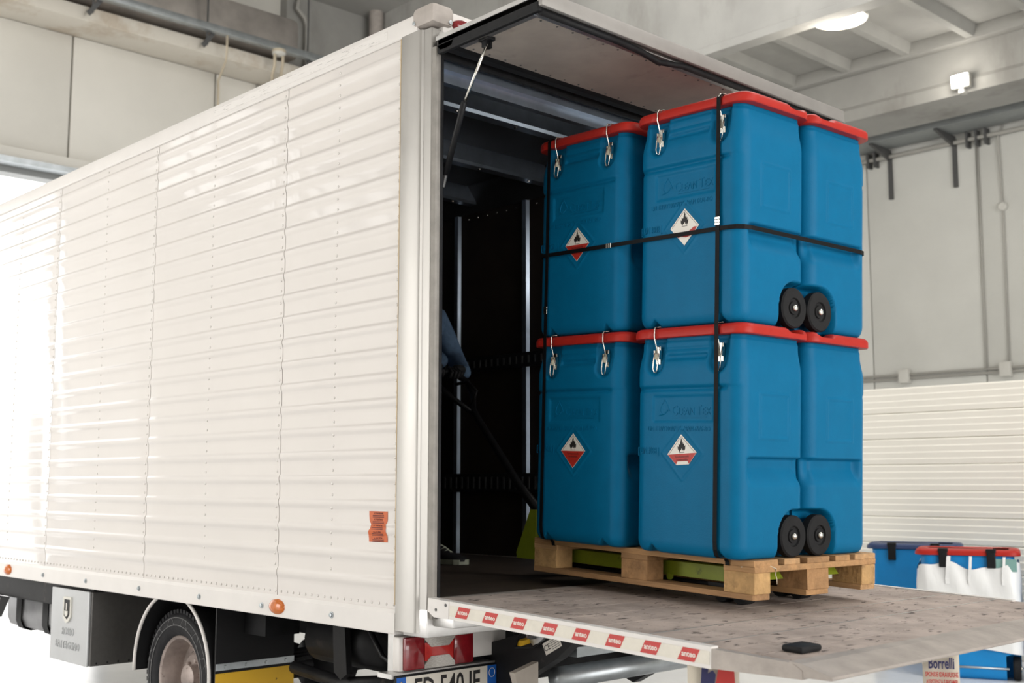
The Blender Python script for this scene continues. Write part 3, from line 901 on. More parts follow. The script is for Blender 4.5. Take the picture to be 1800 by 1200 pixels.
ln.build('label_lines', GREYM, armn)
MB().box(-0.50, -0.25, 0.34, 1.75, 0.50, 0.66, bev=0.01).build('lift_cross_tube', CHASSIS, truck, angle=40)
MB().box(-0.05, 0.17, 0.62, 1.50, 0.690, 0.790, bev=0.01).build('lift_power_unit', CHASSIS, truck, angle=40)
MB().prism([(-0.06, 0.66), (0.20, 0.66), (0.20, 0.70), (-0.06, 0.72)], 'y', 0.60, 1.62).build('support_bar', GALV, truck)
MB().tube([(0.06, 0.62, 0.560), (0.06, 1.70, 0.560)], 0.045, 14).build('underrun_bar', GALV, truck, smooth=True)
MB().prism([(0.30, 0.625), (0.43, 0.655), (0.43, 0.46), (0.36, 0.46)], 'x', 0.12, 0.15).build('underrun_bracket', mat('pale_bracket', (0.35, 0.31, 0.27), 0.6, noise=0.2), truck)
MB().tube([(0.05, 0.50, 0.80), (0.02, 0.45, 0.74), (0.03, 0.42, 0.70), (0.08, 0.47, 0.70), (0.12, 0.52, 0.74)], 0.006, 6).build('hose', BLACK, truck, smooth=True)
MB().prism([(0.43, 0.705), (0.55, 0.722), (0.55, 0.74), (0.44, 0.725)], 'x', 0.02, 0.05).build('yellow_tag', YELLOW, truck)
MB().tube([(0.10, 1.0, 0.68), (0.14, 1.15, 0.60), (0.13, 1.35, 0.63), (0.10, 1.45, 0.70)], 0.006, 6).build('hose', mat('red_hose', (0.10, 0.01, 0.01), 0.5), truck, smooth=True)

# --- chassis, axle, wheels
for yy in (0.60, 1.38):
    MB().box(XF, -0.25, yy, yy + 0.08, 0.58, 0.77, bev=0.006).build('chassis_rail', CHASSIS, truck)
for xx in (-0.6, -1.2, -1.8, -2.6, -3.3, -4.0, -4.7):
    MB().box(xx - 0.04, xx + 0.04, 0.05, W - 0.05, 0.765, 0.80).build('cross_bearer', CHASSIS, truck)
for xx in (-0.75, -1.45, -2.7, -3.7):
    MB().box(xx - 0.05, xx + 0.05, 0.66, 1.40, 0.60, 0.72).build('cross_member', CHASSIS, truck)
WX, WZ, WR = -2.17, 0.352, 0.352
MB().tube([(WX, 0.25, WZ), (WX, W - 0.25, WZ)], [0.07, 0.07], 14).build('rear_axle', CHASSIS, truck, smooth=True)
MB().lathe([(0.0, -0.15), (0.14, -0.12), (0.18, 0), (0.14, 0.12), (0.0, 0.15)], 18, axisM((WX, 1.03, WZ), (0, 1, 0))).build('differential', CHASSIS, truck, smooth=True)
for yy in (0.63, 1.41):
    sp = MB()
    for k in range(4):
        L = 0.72 - 0.14 * k
        sp.tube([(WX - L + 2 * L * i / 10, yy, WZ + 0.10 + 0.13 * ((i / 10 - 0.5) * 2) ** 2 * (L / 0.72) ** 2 - 0.016 * k) for i in range(11)], 0.018, 4)
    sp.build('leaf_spring', CHASSIS, truck)
MB().tube([(WX, 1.03, WZ), (XF + 0.3, 1.03, 0.58)], 0.045, 12).build('drive_shaft', CHASSIS, truck, smooth=True)
def tyre_rim(yc, sgn):
    M_ = axisM((WX, yc, WZ), (0, -sgn, 0))
    hw = 0.10
    ty = MB().lathe([(0.215, -hw * 0.75), (0.235, -hw * 0.95), (0.29, -hw * 1.08), (0.325, -hw * 0.98), (0.345, -hw * 0.75), (0.352, -hw * 0.4), (0.352, hw * 0.4), (0.345, hw * 0.75), (0.325, hw * 0.98), (0.29, hw * 1.08), (0.235, hw * 0.95), (0.215, hw * 0.75)], 56, M_, cap=False).build('tyre', TYRE, truck, angle=40)
    # tread blocks and sidewall pattern
    tb = MB()
    for k in range(64):
        a = 2 * pi * k / 64
        for s2 in (-1, 1):
            Mk = M_ @ Matrix.Rotation(a, 4, 'Z')
            tb.box(0.335, 0.3545, -0.011, 0.011, s2 * hw * 0.55 - 0.034, s2 * hw * 0.55 + 0.034, Mk)
    tb.build('tread_blocks', TYRE, ty, kind='stuff')
    sp = MB()
    for k in range(26):
        a = 2 * pi * k / 26
        a2 = a + (0.10 if k % 2 else -0.04)
        pts = [M_ @ Vector((0.277 * cos(a), 0.277 * sin(a), hw * 1.07)), M_ @ Vector((0.312 * cos(a2), 0.312 * sin(a2), hw * 1.03))]
        sp.tube(pts, 0.0022, 4)
    sp.tube([M_ @ Vector((0.276 * cos(2 * pi * k / 48), 0.276 * sin(2 * pi * k / 48), hw * 1.07)) for k in range(48)], 0.0022, 4, closed=True)
    sp.tube([M_ @ Vector((0.314 * cos(2 * pi * k / 48), 0.314 * sin(2 * pi * k / 48), hw * 1.02)) for k in range(48)], 0.0022, 4, closed=True)
    sp.build('sidewall_pattern', mat('worn_rubber_edge', (0.20, 0.20, 0.20), 0.6), ty)
    rm = MB().lathe([(0.222, hw * 0.80), (0.216, hw * 0.88), (0.205, hw * 0.80), (0.196, hw * 0.5), (0.19, 0.0), (0.182, -0.030), (0.150, -0.045), (0.135, -0.02), (0.115, 0.0), (0.10, -0.01), (0.0, -0.01)], 40, M_, cap=False).build('wheel_rim', RIM, truck, angle=35)
    hh = MB()
    for k in range(8):
        a = 2 * pi * k / 8
        hh.lathe([(0.019, 0), (0.019, 0.002)], 12, M_ @ Matrix.Translation((0.157 * cos(a), 0.157 * sin(a), -0.044)))
    hh.build('hand_holes', BLACK, rm)
    for k in range(6):
        a = 2 * pi * k / 6 + 0.3
        MB().lathe([(0.013, 0), (0.013, 0.014), (0.008, 0.02)], 6, M_ @ Matrix.Translation((0.09 * cos(a), 0.09 * sin(a), -0.008))).build('wheel_nut', RIM, rm)
    MB().lathe([(0.07, 0), (0.068, 0.05), (0.05, 0.06), (0, 0.06)], 20, M_ @ Matrix.Translation((0, 0, -0.01))).build('hub', RIM, rm, angle=40)
tyre_rim(0.20, 1)
tyre_rim(W - 0.20, -1)
# mudguard arches
def arch(y0, y1, edge):
    cx, cz, r = -2.135, 0.395, 0.395
    angs = [radians(-4 + 188 * i / 30) for i in range(31)]
    vs, fs = [], []
    for rr in (r, r + 0.008):
        for a in angs:
            vs.append((cx + rr * cos(a), y0, cz + rr * sin(a)))
            vs.append((cx + rr * cos(a), y1, cz + rr * sin(a)))
    n = len(angs)
    m_ = 2 * n
    for i in range(n - 1):
        fs += [[2 * i, 2 * i + 1, 2 * i + 3, 2 * i + 2], [m_ + 2 * i, m_ + 2 * i + 2, m_ + 2 * i + 3, m_ + 2 * i + 1],
               [2 * i, 2 * i + 2, m_ + 2 * i + 2, m_ + 2 * i], [2 * i + 1, m_ + 2 * i + 1, m_ + 2 * i + 3, 2 * i + 3]]
    fs += [[0, m_, m_ + 1, 1], [2 * n - 2, 2 * n - 1, m_ + 2 * n - 1, m_ + 2 * n - 2]]
    o = MB().add(vs, fs).build('mudguard', FLAP, truck, angle=40)
    MB().tube([(cx + (r + 0.004) * cos(a), edge, cz + (r + 0.004) * sin(a)) for a in angs], 0.009, 8).build('mudguard_trim', RAIL, o, smooth=True)
arch(0.045, 0.34, 0.042)
arch(W - 0.34, W - 0.045, W - 0.042)
for y0, y1 in ((0.055, 0.50), (W - 0.50, W - 0.055)):
    fl_ = MB().box(-1.712, -1.700, y0, y1, 0.16, 0.75).build('mudflap', FLAP, truck)
    MB().box(-1.70, -1.696, y0, y1, 0.452, 0.484).build('clamp_strip', GALV, fl_)
    MB().box(-1.70, -1.6965, y0, y1, 0.24, 0.438).build('yellow_panel', YELLOW, fl_)
    for k in range(4):
        MB().lathe([(0.009, 0), (0.006, 0.006)], 8, axisM((-1.696, y0 + 0.05 + k * (y1 - y0 - 0.1) / 3, 0.468), (1, 0, 0))).build('bolt', GALV, fl_)
    MB().box(-1.69, -1.50, y0 + 0.15, y1 - 0.1, 0.62, 0.72).build('flap_carrier', CHASSIS, fl_)
# hanger bracket and underbody clutter behind the axle
MB().prism([(-1.05, 0.78), (-0.96, 0.78), (-0.93, 0.50), (-0.98, 0.47), (-1.03, 0.50)], 'y', 0.28, 0.31).build('hanger_plate', CHASSIS, truck)
MB().tube([(-1.45, 0.34, 0.47), (-1.05, 0.34, 0.44), (-0.6, 0.36, 0.50)], 0.03, 10).build('support_tube', CHASSIS, truck, smooth=True)
MB().tube([(-1.35, 0.45, 0.62), (-0.75, 0.45, 0.62)], 0.12, 18).build('air_tank', CHASSIS, truck, smooth=True)
MB().tube([(-0.80, 0.30, 0.72), (-0.72, 0.32, 0.60), (-0.62, 0.34, 0.55), (-0.55, 0.35, 0.62), (-0.5, 0.36, 0.75)], 0.012, 8).build('hose', BLACK, truck, smooth=True)
MB().box(-0.70, -0.35, 0.40, 0.75, 0.52, 0.70, bev=0.02).build('battery_box', CHASSIS, truck, angle=40)

# --- toolbox and fuel tank on the left
tbx = MB().box(-3.562, -3.035, 0.022, 0.50, 0.330, 0.742, bev=0.004).build('toolbox', GREYDARK, truck)
dr = MB().box(-3.566, -3.050, 0.008, 0.022, 0.328, 0.744, bev=0.004).build('toolbox_door', GREYBOX, tbx)
lk = MB().prism([(-3.372, 0.700), (-3.275, 0.700), (-3.270, 0.694), (-3.270, 0.588), (-3.30, 0.558), (-3.335, 0.550), (-3.376, 0.580), (-3.376, 0.694)], 'y', -0.002, 0.008).build('lock_handle', CHROME, tbx)
MB().prism([(-3.358, 0.685), (-3.286, 0.685), (-3.286, 0.600), (-3.318, 0.572), (-3.358, 0.592)], 'y', -0.0035, 0.002).build('lock_recess', BLACK, tbx)
MB().prism([(-3.345, 0.62), (-3.30, 0.62), (-3.30, 0.60), (-3.322, 0.585), (-3.345, 0.60)], 'y', -0.006, -0.001).box(-3.328, -3.316, -0.006, -0.001, 0.625, 0.665).build('lock_latch', CHROME, tbx)
TM = plane_M((-3.316, 0.0072, 0.50), (1, 0, 0), (0, 0, 1))
text('ROSSO', 0.062, GREYBOX, tbx, TM @ Matrix.Translation((0.0, 0.0, 0)), extrude=0.003, sx=0.80, space=1.1)
text('BATTAGLINO', 0.062, GREYBOX, tbx, TM @ Matrix.Translation((0.0, -0.078, 0)), extrude=0.003, sx=0.80, space=1.12)
for k in range(7):
    MB().lathe([(0.006, 0), (0.004, 0.003)], 8, axisM((-3.035, 0.06 + 0.065 * k, 0.345), (1, 0, 0))).build('rivet', BLACK, tbx)
MB().box(-3.50, -3.08, 0.05, 0.30, 0.742, 0.768).build('toolbox_hanger', CHASSIS, tbx)
tk = MB().box(-5.1, -4.02, 0.30, 0.72, 0.36, 0.66, bev=0.08).build('fuel_tank', mat('tank_alloy', (0.30, 0.30, 0.31), 0.4, 0.6, noise=0.2), truck, angle=40)
for xx in (-4.35, -4.8):
    MB().box(xx - 0.025, xx + 0.025, 0.292, 0.73, 0.352, 0.67, bev=0.07).build('tank_strap', CHASSIS, tk, angle=40)
MB().box(-5.25, -3.70, 0.16, 0.62, 0.60, 0.768, bev=0.01).build('tank_carrier', CHASSIS, truck)
MB().prism([(-5.2, 0.60), (-4.62, 0.60), (-4.75, 0.46), (-5.2, 0.42)], 'y', 0.10, 0.16).build('splash_guard', GREYM, truck)

# --- torn orange warning sticker
def panel_y(x, z):
    xa, xb = seams[1] + 0.0025, seams[0] - 0.0025
    return -0.004 + rib_off(z) + wav(x, z) * max(0, min(1.0, min(x - xa, xb - x) / 0.08))
rows = [(1.244, -0.389, -0.267), (1.226, -0.388, -0.267), (1.208, -0.386, -0.267), (1.200, -0.382, -0.270), (1.192, -0.375, -0.279), (1.186, -0.374, -0.276),
        (1.180, -0.372, -0.270), (1.175, -0.373, -0.270), (1.170, -0.378, -0.271), (1.164, -0.386, -0.271), (1.156, -0.389, -0.270), (1.148, -0.389, -0.266), (1.134, -0.388, -0.265), (1.121, -0.387, -0.265)]
vs, fs = [], []
for z, xl, xr in rows:
    for q in range(7):
        x = xl + (xr - xl) * q / 6
        vs.append((x, panel_y(x, z) - 0.0012, z))
for r in range(len(rows) - 1):
    for q in range(6):
        fs.append([r * 7 + q, r * 7 + q + 1, (r + 1) * 7 + q + 1, (r + 1) * 7 + q])
stk = MB().add(vs, fs).build('warning_sticker', ORANGE, truck)
stk['label'] = 'torn orange warning sticker with printed lines'
for k, wd in enumerate(['ATTENZIONE', 'ATTENTION', 'ATTENTION', 'ACHTUNG', 'ATENCION']):
    zt = 1.2345 - 0.0245 * k
    text(wd, 0.0105, DARKRED, stk, plane_M((-0.327, panel_y(-0.327, zt) - 0.0016, zt), (1, 0, 0), (0, 0, 1)), extrude=0.0002, offset=0.0002)
    lw = MB()
    for q in (0.0075, 0.0135):
        yy = panel_y(-0.327, zt - q) - 0.0014
        lw.box(-0.365, -0.290, yy - 0.0006, yy, zt - q - 0.0014, zt - q + 0.0014)
    lw.build('print_lines', DARKRED, stk)

# ================================================================== the pallet load
TLT, YAW = radians(2.197), radians(-2.386)
_x = Vector((cos(TLT) * cos(YAW), cos(TLT) * sin(YAW), -sin(TLT)))
_y = Vector((-sin(YAW), cos(YAW), 0))
_z = _x.cross(_y)
PAL = Matrix((_x, _y, _z)).transposed().to_4x4()
PAL.translation = Vector((0.9875, 0.7083, 0.930))     # near outer bottom corner of the pallet

# --- pallet (local: x -1.2..0, y 0..0.8, z 0..0.144)
pallet = empty('euro_pallet', M=PAL @ Matrix.Translation((-0.6, 0.4, 0)))
tag(pallet, 'worn wooden pallet raised on the jack, carrying the blue bins', 'pallet')
PL = Matrix.Translation((0.6, -0.4, 0))
def rough_board(x0, x1, y0, y1, z0, z1):
    mb = MB()
    mb.box(x0, x1, y0, y1, z0, z1, PL, bev=0.002)
    for v in mb.bm.verts:
        v.co += Vector((random.uniform(-.0012, .0012), random.uniform(-.0012, .0012), random.uniform(-.0008, .0008)))
    return mb
tops = [(0.0, 0.145), (0.186, 0.286), (0.3275, 0.4725), (0.514, 0.614), (0.655, 0.80)]
for i, (a, b) in enumerate(tops):
    e = random.uniform(-0.004, 0.004)
    rough_board(-1.2 + 0.002, -0.002 + e * (i > 0), a, b, 0.122, 0.144).build('top_board', WOOD[i % 3], pallet)
for i, xx in enumerate((-1.2, -0.6725, -0.145)):
    rough_board(xx, xx + 0.145, 0.002, 0.798, 0.100, 0.122).build('cross_board', WOOD[(i + 1) % 3], pallet)
for i, xx in enumerate((-1.2, -0.6725, -0.145)):
    for j, (a, b) in enumerate(((0.0, 0.10), (0.3275, 0.4725), (0.70, 0.80))):
        rough_board(xx + 0.002, xx + 0.143, a + 0.002, b - 0.002, 0.022, 0.100).build('block', WOODB[(i + j) % 2], pallet)
for j, (a, b) in enumerate(((0.0, 0.10), (0.3275, 0.4725), (0.70, 0.80))):
    rough_board(-1.198, -0.006, a, b, 0.0, 0.022).build('bottom_board', WOOD[(j + 2) % 3], pallet)
MB().tube([PL @ Vector(p) for p in [(-0.06, -0.002, 0.118), (-0.04, 0.03, 0.122), (-0.002, 0.10, 0.121), (0.004, 0.125, 0.112), (0.003, 0.122, 0.09), (0.006, 0.126, 0.075), (0.004, 0.13, 0.055)]], 0.0022, 5).build('string', CONDUIT, pallet, smooth=True)

# --- blue wheeled bins
BW, BD, BH, LIDH = 0.533, 0.415, 0.836, 0.042
def rrect(hx, hy, r, step):
    """points (x, y, nx, ny) round a rounded rectangle, counter-clockwise"""
    out = []
    segs = [((hx, -hy + r), (hx, hy - r), (1, 0)), ((hx - r, hy), (-hx + r, hy), (0, 1)),
            ((-hx, hy - r), (-hx, -hy + r), (-1, 0)), ((-hx + r, -hy), (hx - r, -hy), (0, -1))]
    cs = [(hx - r, hy - r, 0), (-hx + r, hy - r, 90), (-hx + r, -hy + r, 180), (hx - r, -hy + r, 270)]
    for (a, b, n), (cx, cy, a0) in zip(segs, cs):
        L = math.hypot(b[0] - a[0], b[1] - a[1])
        k = max(1, int(L / step))
        for i in range(k):
            t = i / k
            out.append((a[0] + (b[0] - a[0]) * t, a[1] + (b[1] - a[1]) * t, n[0], n[1]))
        k = max(3, int(r * pi / 2 / step))
        for i in range(k):
            an = radians(a0 + 90 * i / k)
            out.append((cx + r * cos(an), cy + r * sin(an), cos(an), sin(an)))
    return out

def bin_offset(x, y, nx, ny, z):
    """inward offset of the moulded wall"""
    o = 0.0
    if z < 0.05:
        o += 0.028 * (1 - sqrt(max(0, 1 - ((0.05 - z) / 0.05) ** 2)))
    o += 0.012 * sstep(0.70, 0.80, z) + 0.004 * sstep(0.815, 0.819, z)
    o += 0.003 * sstep(0.60, 0.30, z) * 0.5
    if abs(nx) > 0.05:                       # sides: deep groove, embossed frame
        w = sstep(0.10, 0.75, abs(nx)) * sstep(-0.170, -0.125, y)
        g = sstep(0.262, 0.345, z) * (1 - sstep(0.370, 0.379, z))
        o += 0.034 * w * g
        if abs(nx) > 0.9:
            fx = abs(abs(y - 0.0) - 0.088)
            fz = abs(abs(z - 0.532) - 0.083)
            ed = min(fx if abs(z - 0.532) < 0.088 else 9, fz if abs(y) < 0.092 else 9)
            if ed < 0.008:
                o -= 0.004 * (1 - ed / 0.008)
    if ny < -0.05:                           # front face
        w = sstep(0.3, 0.9, -ny)
        # line groove with rounded end
        gl = exp(-((z - 0.634) / 0.0075) ** 2) * (1 - sstep(0.185, 0.215, x))
        o += 0.0085 * w * gl
        o -= 0.004 * w * sstep(0.634, 0.648, z) * (1 - sstep(0.72, 0.80, z))
        # latch pockets
        for px_ in (-0.157, 0.157):
            dx = abs(x - px_)
            dz = 0.735 - z
            d = dx if dz < 0 else math.hypot(dx, dz)
            o += 0.024 * (1 - sstep(0.028, 0.052, d)) * w
        # shelf groove between the pockets
        if abs(x) < 0.115:
            dz = abs(z - 0.757)
            o += 0.009 * (1 - sstep(0.006, 0.014, dz)) * (1 - sstep(0.095, 0.108, abs(x))) * w
            o += 0.004 * (1 - sstep(0.002, 0.006, abs(z - 0.790))) * w
        # recessed name plate
        ix = min(x + 0.163, 0.140 - x)
        iz = min(z - 0.506, 0.607 - z)
        o += 0.005 * sstep(-0.004, 0.006, min(ix, iz)) * w
        # diamond frame for the hazard label
        dd = abs(abs(x + 0.010) + abs(z - 0.385) - 0.102)
        if dd < 0.007:
            o -= 0.003 * (1 - dd / 0.007)
        # foot notches
        for fx_ in (-0.165, 0.165):
            t = abs(x - fx_) + z * 0.9
            o += 0.035 * (1 - sstep(0.022, 0.030, t)) * w
    return o

WELL = (0.130, 0.080, 0.098)
def bin_mesh(step, zstep, name, m, detail=True):
    ring = rrect(BW / 2, BD / 2, 0.062, step)
    nz = int(BH / zstep)
    zl = [BH * i / nz for i in range(nz + 1)]
    verts, faces = [], []
    for z in zl:
        for (x, y, nx, ny) in ring:
            o = bin_offset(x, y, nx, ny, z) if detail else (0.028 * max(0, (0.05 - z) / 0.05) ** 2 + 0.012 * sstep(0.7, 0.8, z))
            X, Y = x - nx * o, y - ny * o
            dw = math.hypot(Y - WELL[0], z - WELL[1])
            if z < WELL[1] and Y > WELL[0]:
                dw = max(Y - WELL[0], 0.0) * 0.5
            elif z < WELL[1]:
                dw = abs(Y - WELL[0])
            elif Y > WELL[0]:
                dw = z - WELL[1]
            if abs(X) > 0.185:
                t = 1 - sstep(WELL[2] - 0.006, WELL[2] + 0.006, dw)
                X = math.copysign(abs(X) + (0.185 - abs(X)) * t, X)
            verts.append((X, Y, z))
    n = len(ring)
    for i in range(nz):
        for k in range(n):
            faces.append([i * n + k, i * n + (k + 1) % n, (i + 1) * n + (k + 1) % n, (i + 1) * n + k])
    faces.append(list(range(n))[::-1])
    faces.append([nz * n + k for k in range(n)])
    return MB().add(verts, faces).mesh(name, m, smooth=True)

def lid_mesh(name, m, step=0.012):
    ring = rrect((BW + 0.044) / 2, (BD + 0.013) / 2, 0.062, step)
    prof = [(0.020, 0.000), (0.003, 0.000), (0.0, 0.003), (0.0, 0.024), (0.005, 0.034), (0.014, 0.040), (0.026, 0.042), (0.050, 0.042), (0.062, 0.036), (0.15, 0.036)]
    verts, faces = [], []
    n = len(ring)
    for ins, h in prof:
        for (x, y, nx, ny) in ring:
            o = ins
            if ny < -0.8 and ins < 0.05:
                for px_ in (-0.157, 0.157):
                    o += 0.007 * (1 - sstep(0.012, 0.017, abs(x - px_)))
            hh = h
            if h > 0.02:
                hh -= (h - 0.02) * 0.85 * (1 - sstep(0.030, 0.066, abs(y - 0.118))) * (abs(nx) > 0.2)
            verts.append((x - nx * o, y - ny * o * (0.9 if ins > 0.1 else 1), BH - 0.002 + hh))
    for i in range(len(prof) - 1):
        for k in range(n):
            faces.append([i * n + k, i * n + (k + 1) % n, (i + 1) * n + (k + 1) % n, (i + 1) * n + k])
    faces.append(list(range(n))[::-1])
    faces.append([(len(prof) - 1) * n + k for k in range(n)])
    return MB().add(verts, faces).mesh(name, m, smooth=False, angle=42)

def link(name, me, parent, M=None):
    o = bpy.data.objects.new(name, me)
    COL.objects.link(o)
    o.parent = parent
    if M is not None:
        o.matrix_local = M
    return o

BODY = bin_mesh(0.0055, 0.005, 'body', BLUE)
LID = lid_mesh('lid', LIDRED)
FY = -BD / 2
# wheel (axis = local Z, outer face at +Z)
WHL = MB().lathe([(0.0, -0.042), (0.074, -0.042), (0.080, -0.034), (0.080, -0.006), (0.074, 0.0), (0.040, 0.0), (0.037, -0.008), (0.026, -0.010), (0.024, -0.004), (0.0, -0.004)], 36).mesh('wheel', RUBBER, angle=35)
CAPM = MB().lathe([(0.0135, -0.006), (0.0135, 0.004), (0.009, 0.010), (0.0, 0.012)], 16).mesh('axle_cap', CHROME, smooth=True)
# latch
lz = 0.752
LPL = MB().box(-0.013, 0.013, -0.006, 0.0, -0.020, 0.052, bev=0.002).box(-0.015, -0.011, -0.016, 0.0, 0.0, 0.036).box(0.011, 0.015, -0.016, 0.0, 0.0, 0.036).mesh('latch', CHROME)
LHK = MB().tube([(0, -0.013, 0.024), (0, -0.017, 0.05), (0, -0.030, 0.085), (0, -0.030, 0.118), (0, -0.024, 0.128), (0, -0.012, 0.129)], 0.0028, 6).box(-0.017, 0.017, -0.014, -0.006, 0.127, 0.130).mesh('hook', CHROME, smooth=True)
LLV = MB().tube([(-0.011, -0.014, 0.026), (-0.012, -0.020, 0.0), (-0.011, -0.024, -0.035), (-0.006, -0.022, -0.050), (0.004, -0.020, -0.053), (0.011, -0.024, -0.040), (0.013, -0.020, 0.0), (0.011, -0.014, 0.026)], 0.0026, 6).mesh('lever', CHROME, smooth=True)
def emboss(parts, x, z, y):
    """raised capitals set one after another; parts = (text, size, width factor)"""
    bm_ = bmesh.new()
    for txt, size, sx in parts:
        me = text_mesh(txt, size, extrude=0.0012, sx=sx, align='LEFT')
        base = min(v.co.y for v in me.vertices)
        lo, hi = min(v.co.x for v in me.vertices), max(v.co.x for v in me.vertices)
        me.transform(Matrix.Translation((-lo, -base, 0)))
        me.transform(plane_M((x, y, z), (1, 0, 0), (0, 0, 1)))
        bm_.from_mesh(me)
        bpy.data.meshes.remove(me)
        x += hi - lo + size * 0.10
    me = bpy.data.meshes.new('embossed_lettering')
    bm_.to_mesh(me)
    bm_.free()
    me.materials.append(BLUE)
    return me
EMB1 = emboss([('C', 0.054, 0.82), ('LEAN', 0.042, 0.80), ('', 0.0, 1)][:2], -0.066, 0.532, FY + 0.0045)
EMB1B = emboss([('T', 0.054, 0.82), ('EX', 0.042, 0.80)], 0.056, 0.532, FY + 0.0045)
EMB2 = emboss([('UN 1H2/Y100/S/12/D/BAM 6676-RO', 0.027, 0.76)], -0.185, 0.470, FY)
EMB2B = emboss([('[ UN 3088 ]', 0.038, 0.58)], -0.236, 0.372, FY)
dm = MB()
dm.tube([(-0.118, FY + 0.005, 0.535), (-0.128, FY + 0.005, 0.548), (-0.122, FY + 0.005, 0.57), (-0.105, FY + 0.005, 0.592), (-0.090, FY + 0.005, 0.568), (-0.080, FY + 0.005, 0.548)], 0.0022, 5)
dm.tube([(-0.135, FY + 0.005, 0.530), (-0.105, FY + 0.005, 0.536), (-0.088, FY + 0.005, 0.552)], 0.0022, 5)
dm.box(-0.05, 0.105, FY + 0.003, FY + 0.006, 0.522, 0.525)
EMB3 = dm.mesh('embossed_drop', BLUE)

FLAME = [(-0.010, -0.022), (-0.019, -0.010), (-0.020, 0.002), (-0.014, -0.002), (-0.015, 0.012), (-0.008, 0.006), (-0.004, 0.020), (0.000, 0.034), (0.004, 0.022), (0.003, 0.012), (0.009, 0.018), (0.008, 0.008), (0.014, 0.012), (0.013, 0.0), (0.019, 0.004), (0.018, -0.010), (0.011, -0.021), (0.008, -0.012), (0.004, -0.018), (0.001, -0.006), (-0.004, -0.016), (-0.007, -0.012)]
def hazard(root, variant):
    """square label set on its corner: half diagonal h"""
    h = 0.073
    Mh = plane_M((-0.010, FY - 0.0008, 0.385), (1, 0, 0), (0, 0, 1))
    if variant == 'fold':
        base = [(-h, 0.0), (-0.030, -0.043), (0.032, -0.043), (h, 0.0), (0, h)]
        red = [[(-h + 0.002, -0.001), (-0.031, -0.041), (-0.024, -0.030), (0.026, -0.030), (0.033, -0.041), (h - 0.002, -0.001)]]
        Mh = Mh @ Matrix.Rotation(radians(4), 4, 'Z')
    elif variant == 'torn':
        base = [(-h, 0), (0, -h), (h, 0), (0, h)]
        red = [[(-0.052, -0.014), (-0.040, -0.022), (-0.022, -0.020), (0.006, -0.026), (0.030, -0.014), (0.046, -0.004), (0.062, -0.004), (0.050, -0.022), (0.028, -0.038), (0.008, -0.042), (-0.018, -0.036), (-0.030, -0.040), (-0.044, -0.032)]]
    else:
        base = [(-h, 0), (0, -h), (h, 0), (0, h)]
        red = [[(-h + 0.002, -0.001), (0, -h + 0.002), (h - 0.002, -0.001)]]
    lb = flat('hazard_label', LABELW, root, [base], Mh, 0.0006)
    flat('red_field', LABELR, lb, red, Mh @ Matrix.Translation((0, 0, 0.0006)), 0.0002)
    flat('flame_symbol', INK, lb, [FLAME], Mh @ Matrix.Translation((0, 0.027, 0.0006)), 0.0002)
    flat('symbol_bar', INK, lb, [[(-0.014, 0.0025), (0.014, 0.0025), (0.014, 0.0045), (-0.014, 0.0045)]], Mh @ Matrix.Translation((0, 0, 0.0006)), 0.0002)
    q = 0.065
    bl = []
    for a, b in (((-q + .001, 0.001), (0, q)), ((0, q), (q - .001, 0.001))):
        dx, dy = b[0] - a[0], b[1] - a[1]
        L = math.hypot(dx, dy)
        nx_, ny_ = -dy / L * 0.0007, dx / L * 0.0007
        bl.append([(a[0] - nx_, a[1] - ny_), (b[0] - nx_, b[1] - ny_), (b[0] + nx_, b[1] + ny_), (a[0] + nx_, a[1] + ny_)])
    flat('border_line', INK, lb, bl, Mh @ Matrix.Translation((0, 0, 0.0006)), 0.0002)
    if variant in ('fold', 'plain'):
        for k, wd in enumerate(('Spontaneously', 'combustible')):
            text(wd, 0.0125, INK, lb, Mh @ Matrix.Translation((0, -0.012 - 0.012 * k, 0.0009)), extrude=0.0001, sx=0.95)
    return lb

def make_bin(variant=None):
    root = empty('wheeled_bin')
    link('body', BODY, root)
    link('lid', LID, root)
    for s in (-1, 1):
        w = link('wheel', WHL, root, axisM((s * 0.262, 0.130, 0.0805), (s, 0, 0)))
        link('axle_cap', CAPM, w)
    for px_ in (-0.157, 0.157):
        l_ = link('latch', LPL, root, Matrix.Translation((px_, FY + 0.026, lz)))
        link('hook', LHK, l_)
        link('lever', LLV, l_)
    link('embossed_lettering', EMB1, root)
    for e_ in (EMB1B, EMB2, EMB2B):
        link('embossed_lettering', e_, root)
    link('embossed_drop', EMB3, root)
    if variant:
        hazard(root, variant)
    return root

UF, UB = -0.2815, -0.8815          # bin centres along the pallet
VF, VB = 0.1375, 0.5675
L0, L1_ = 0.1445, 0.1445 + BH + LIDH
GRP = 'blue bins strapped on the pallet'
for (u, v, w, rot, var, lab) in [
    (UF, VF, L0, 0, 'fold', 'blue red-lidded bin on pallet whose hazard diamond has its tip folded up'),
    (UF, VF, L1_, 0, 'torn', 'blue red-lidded bin whose hazard diamond has its red half mostly torn away'),
    (UB, VF, L0, 0, 'plain', 'lower blue bin toward truck interior with intact red and white hazard diamond'),
    (UB, VF, L1_, 0, 'plain', 'upper blue bin toward truck interior, hazard diamond crossed by black strap'),
    (UF, VB, L0, pi, None, 'lower blue bin standing behind, hazard diamond turned away, on bare pallet boards'),
    (UF, VB, L1_, pi, None, 'upper blue bin standing behind, resting on another red lid, hazard diamond turned away')]:
    b_ = make_bin(var)
    b_.matrix_world = PAL @ Matrix.Translation((u, v, w)) @ Matrix.Rotation(rot, 4, 'Z')
    tag(b_, lab, 'bin', GRP)

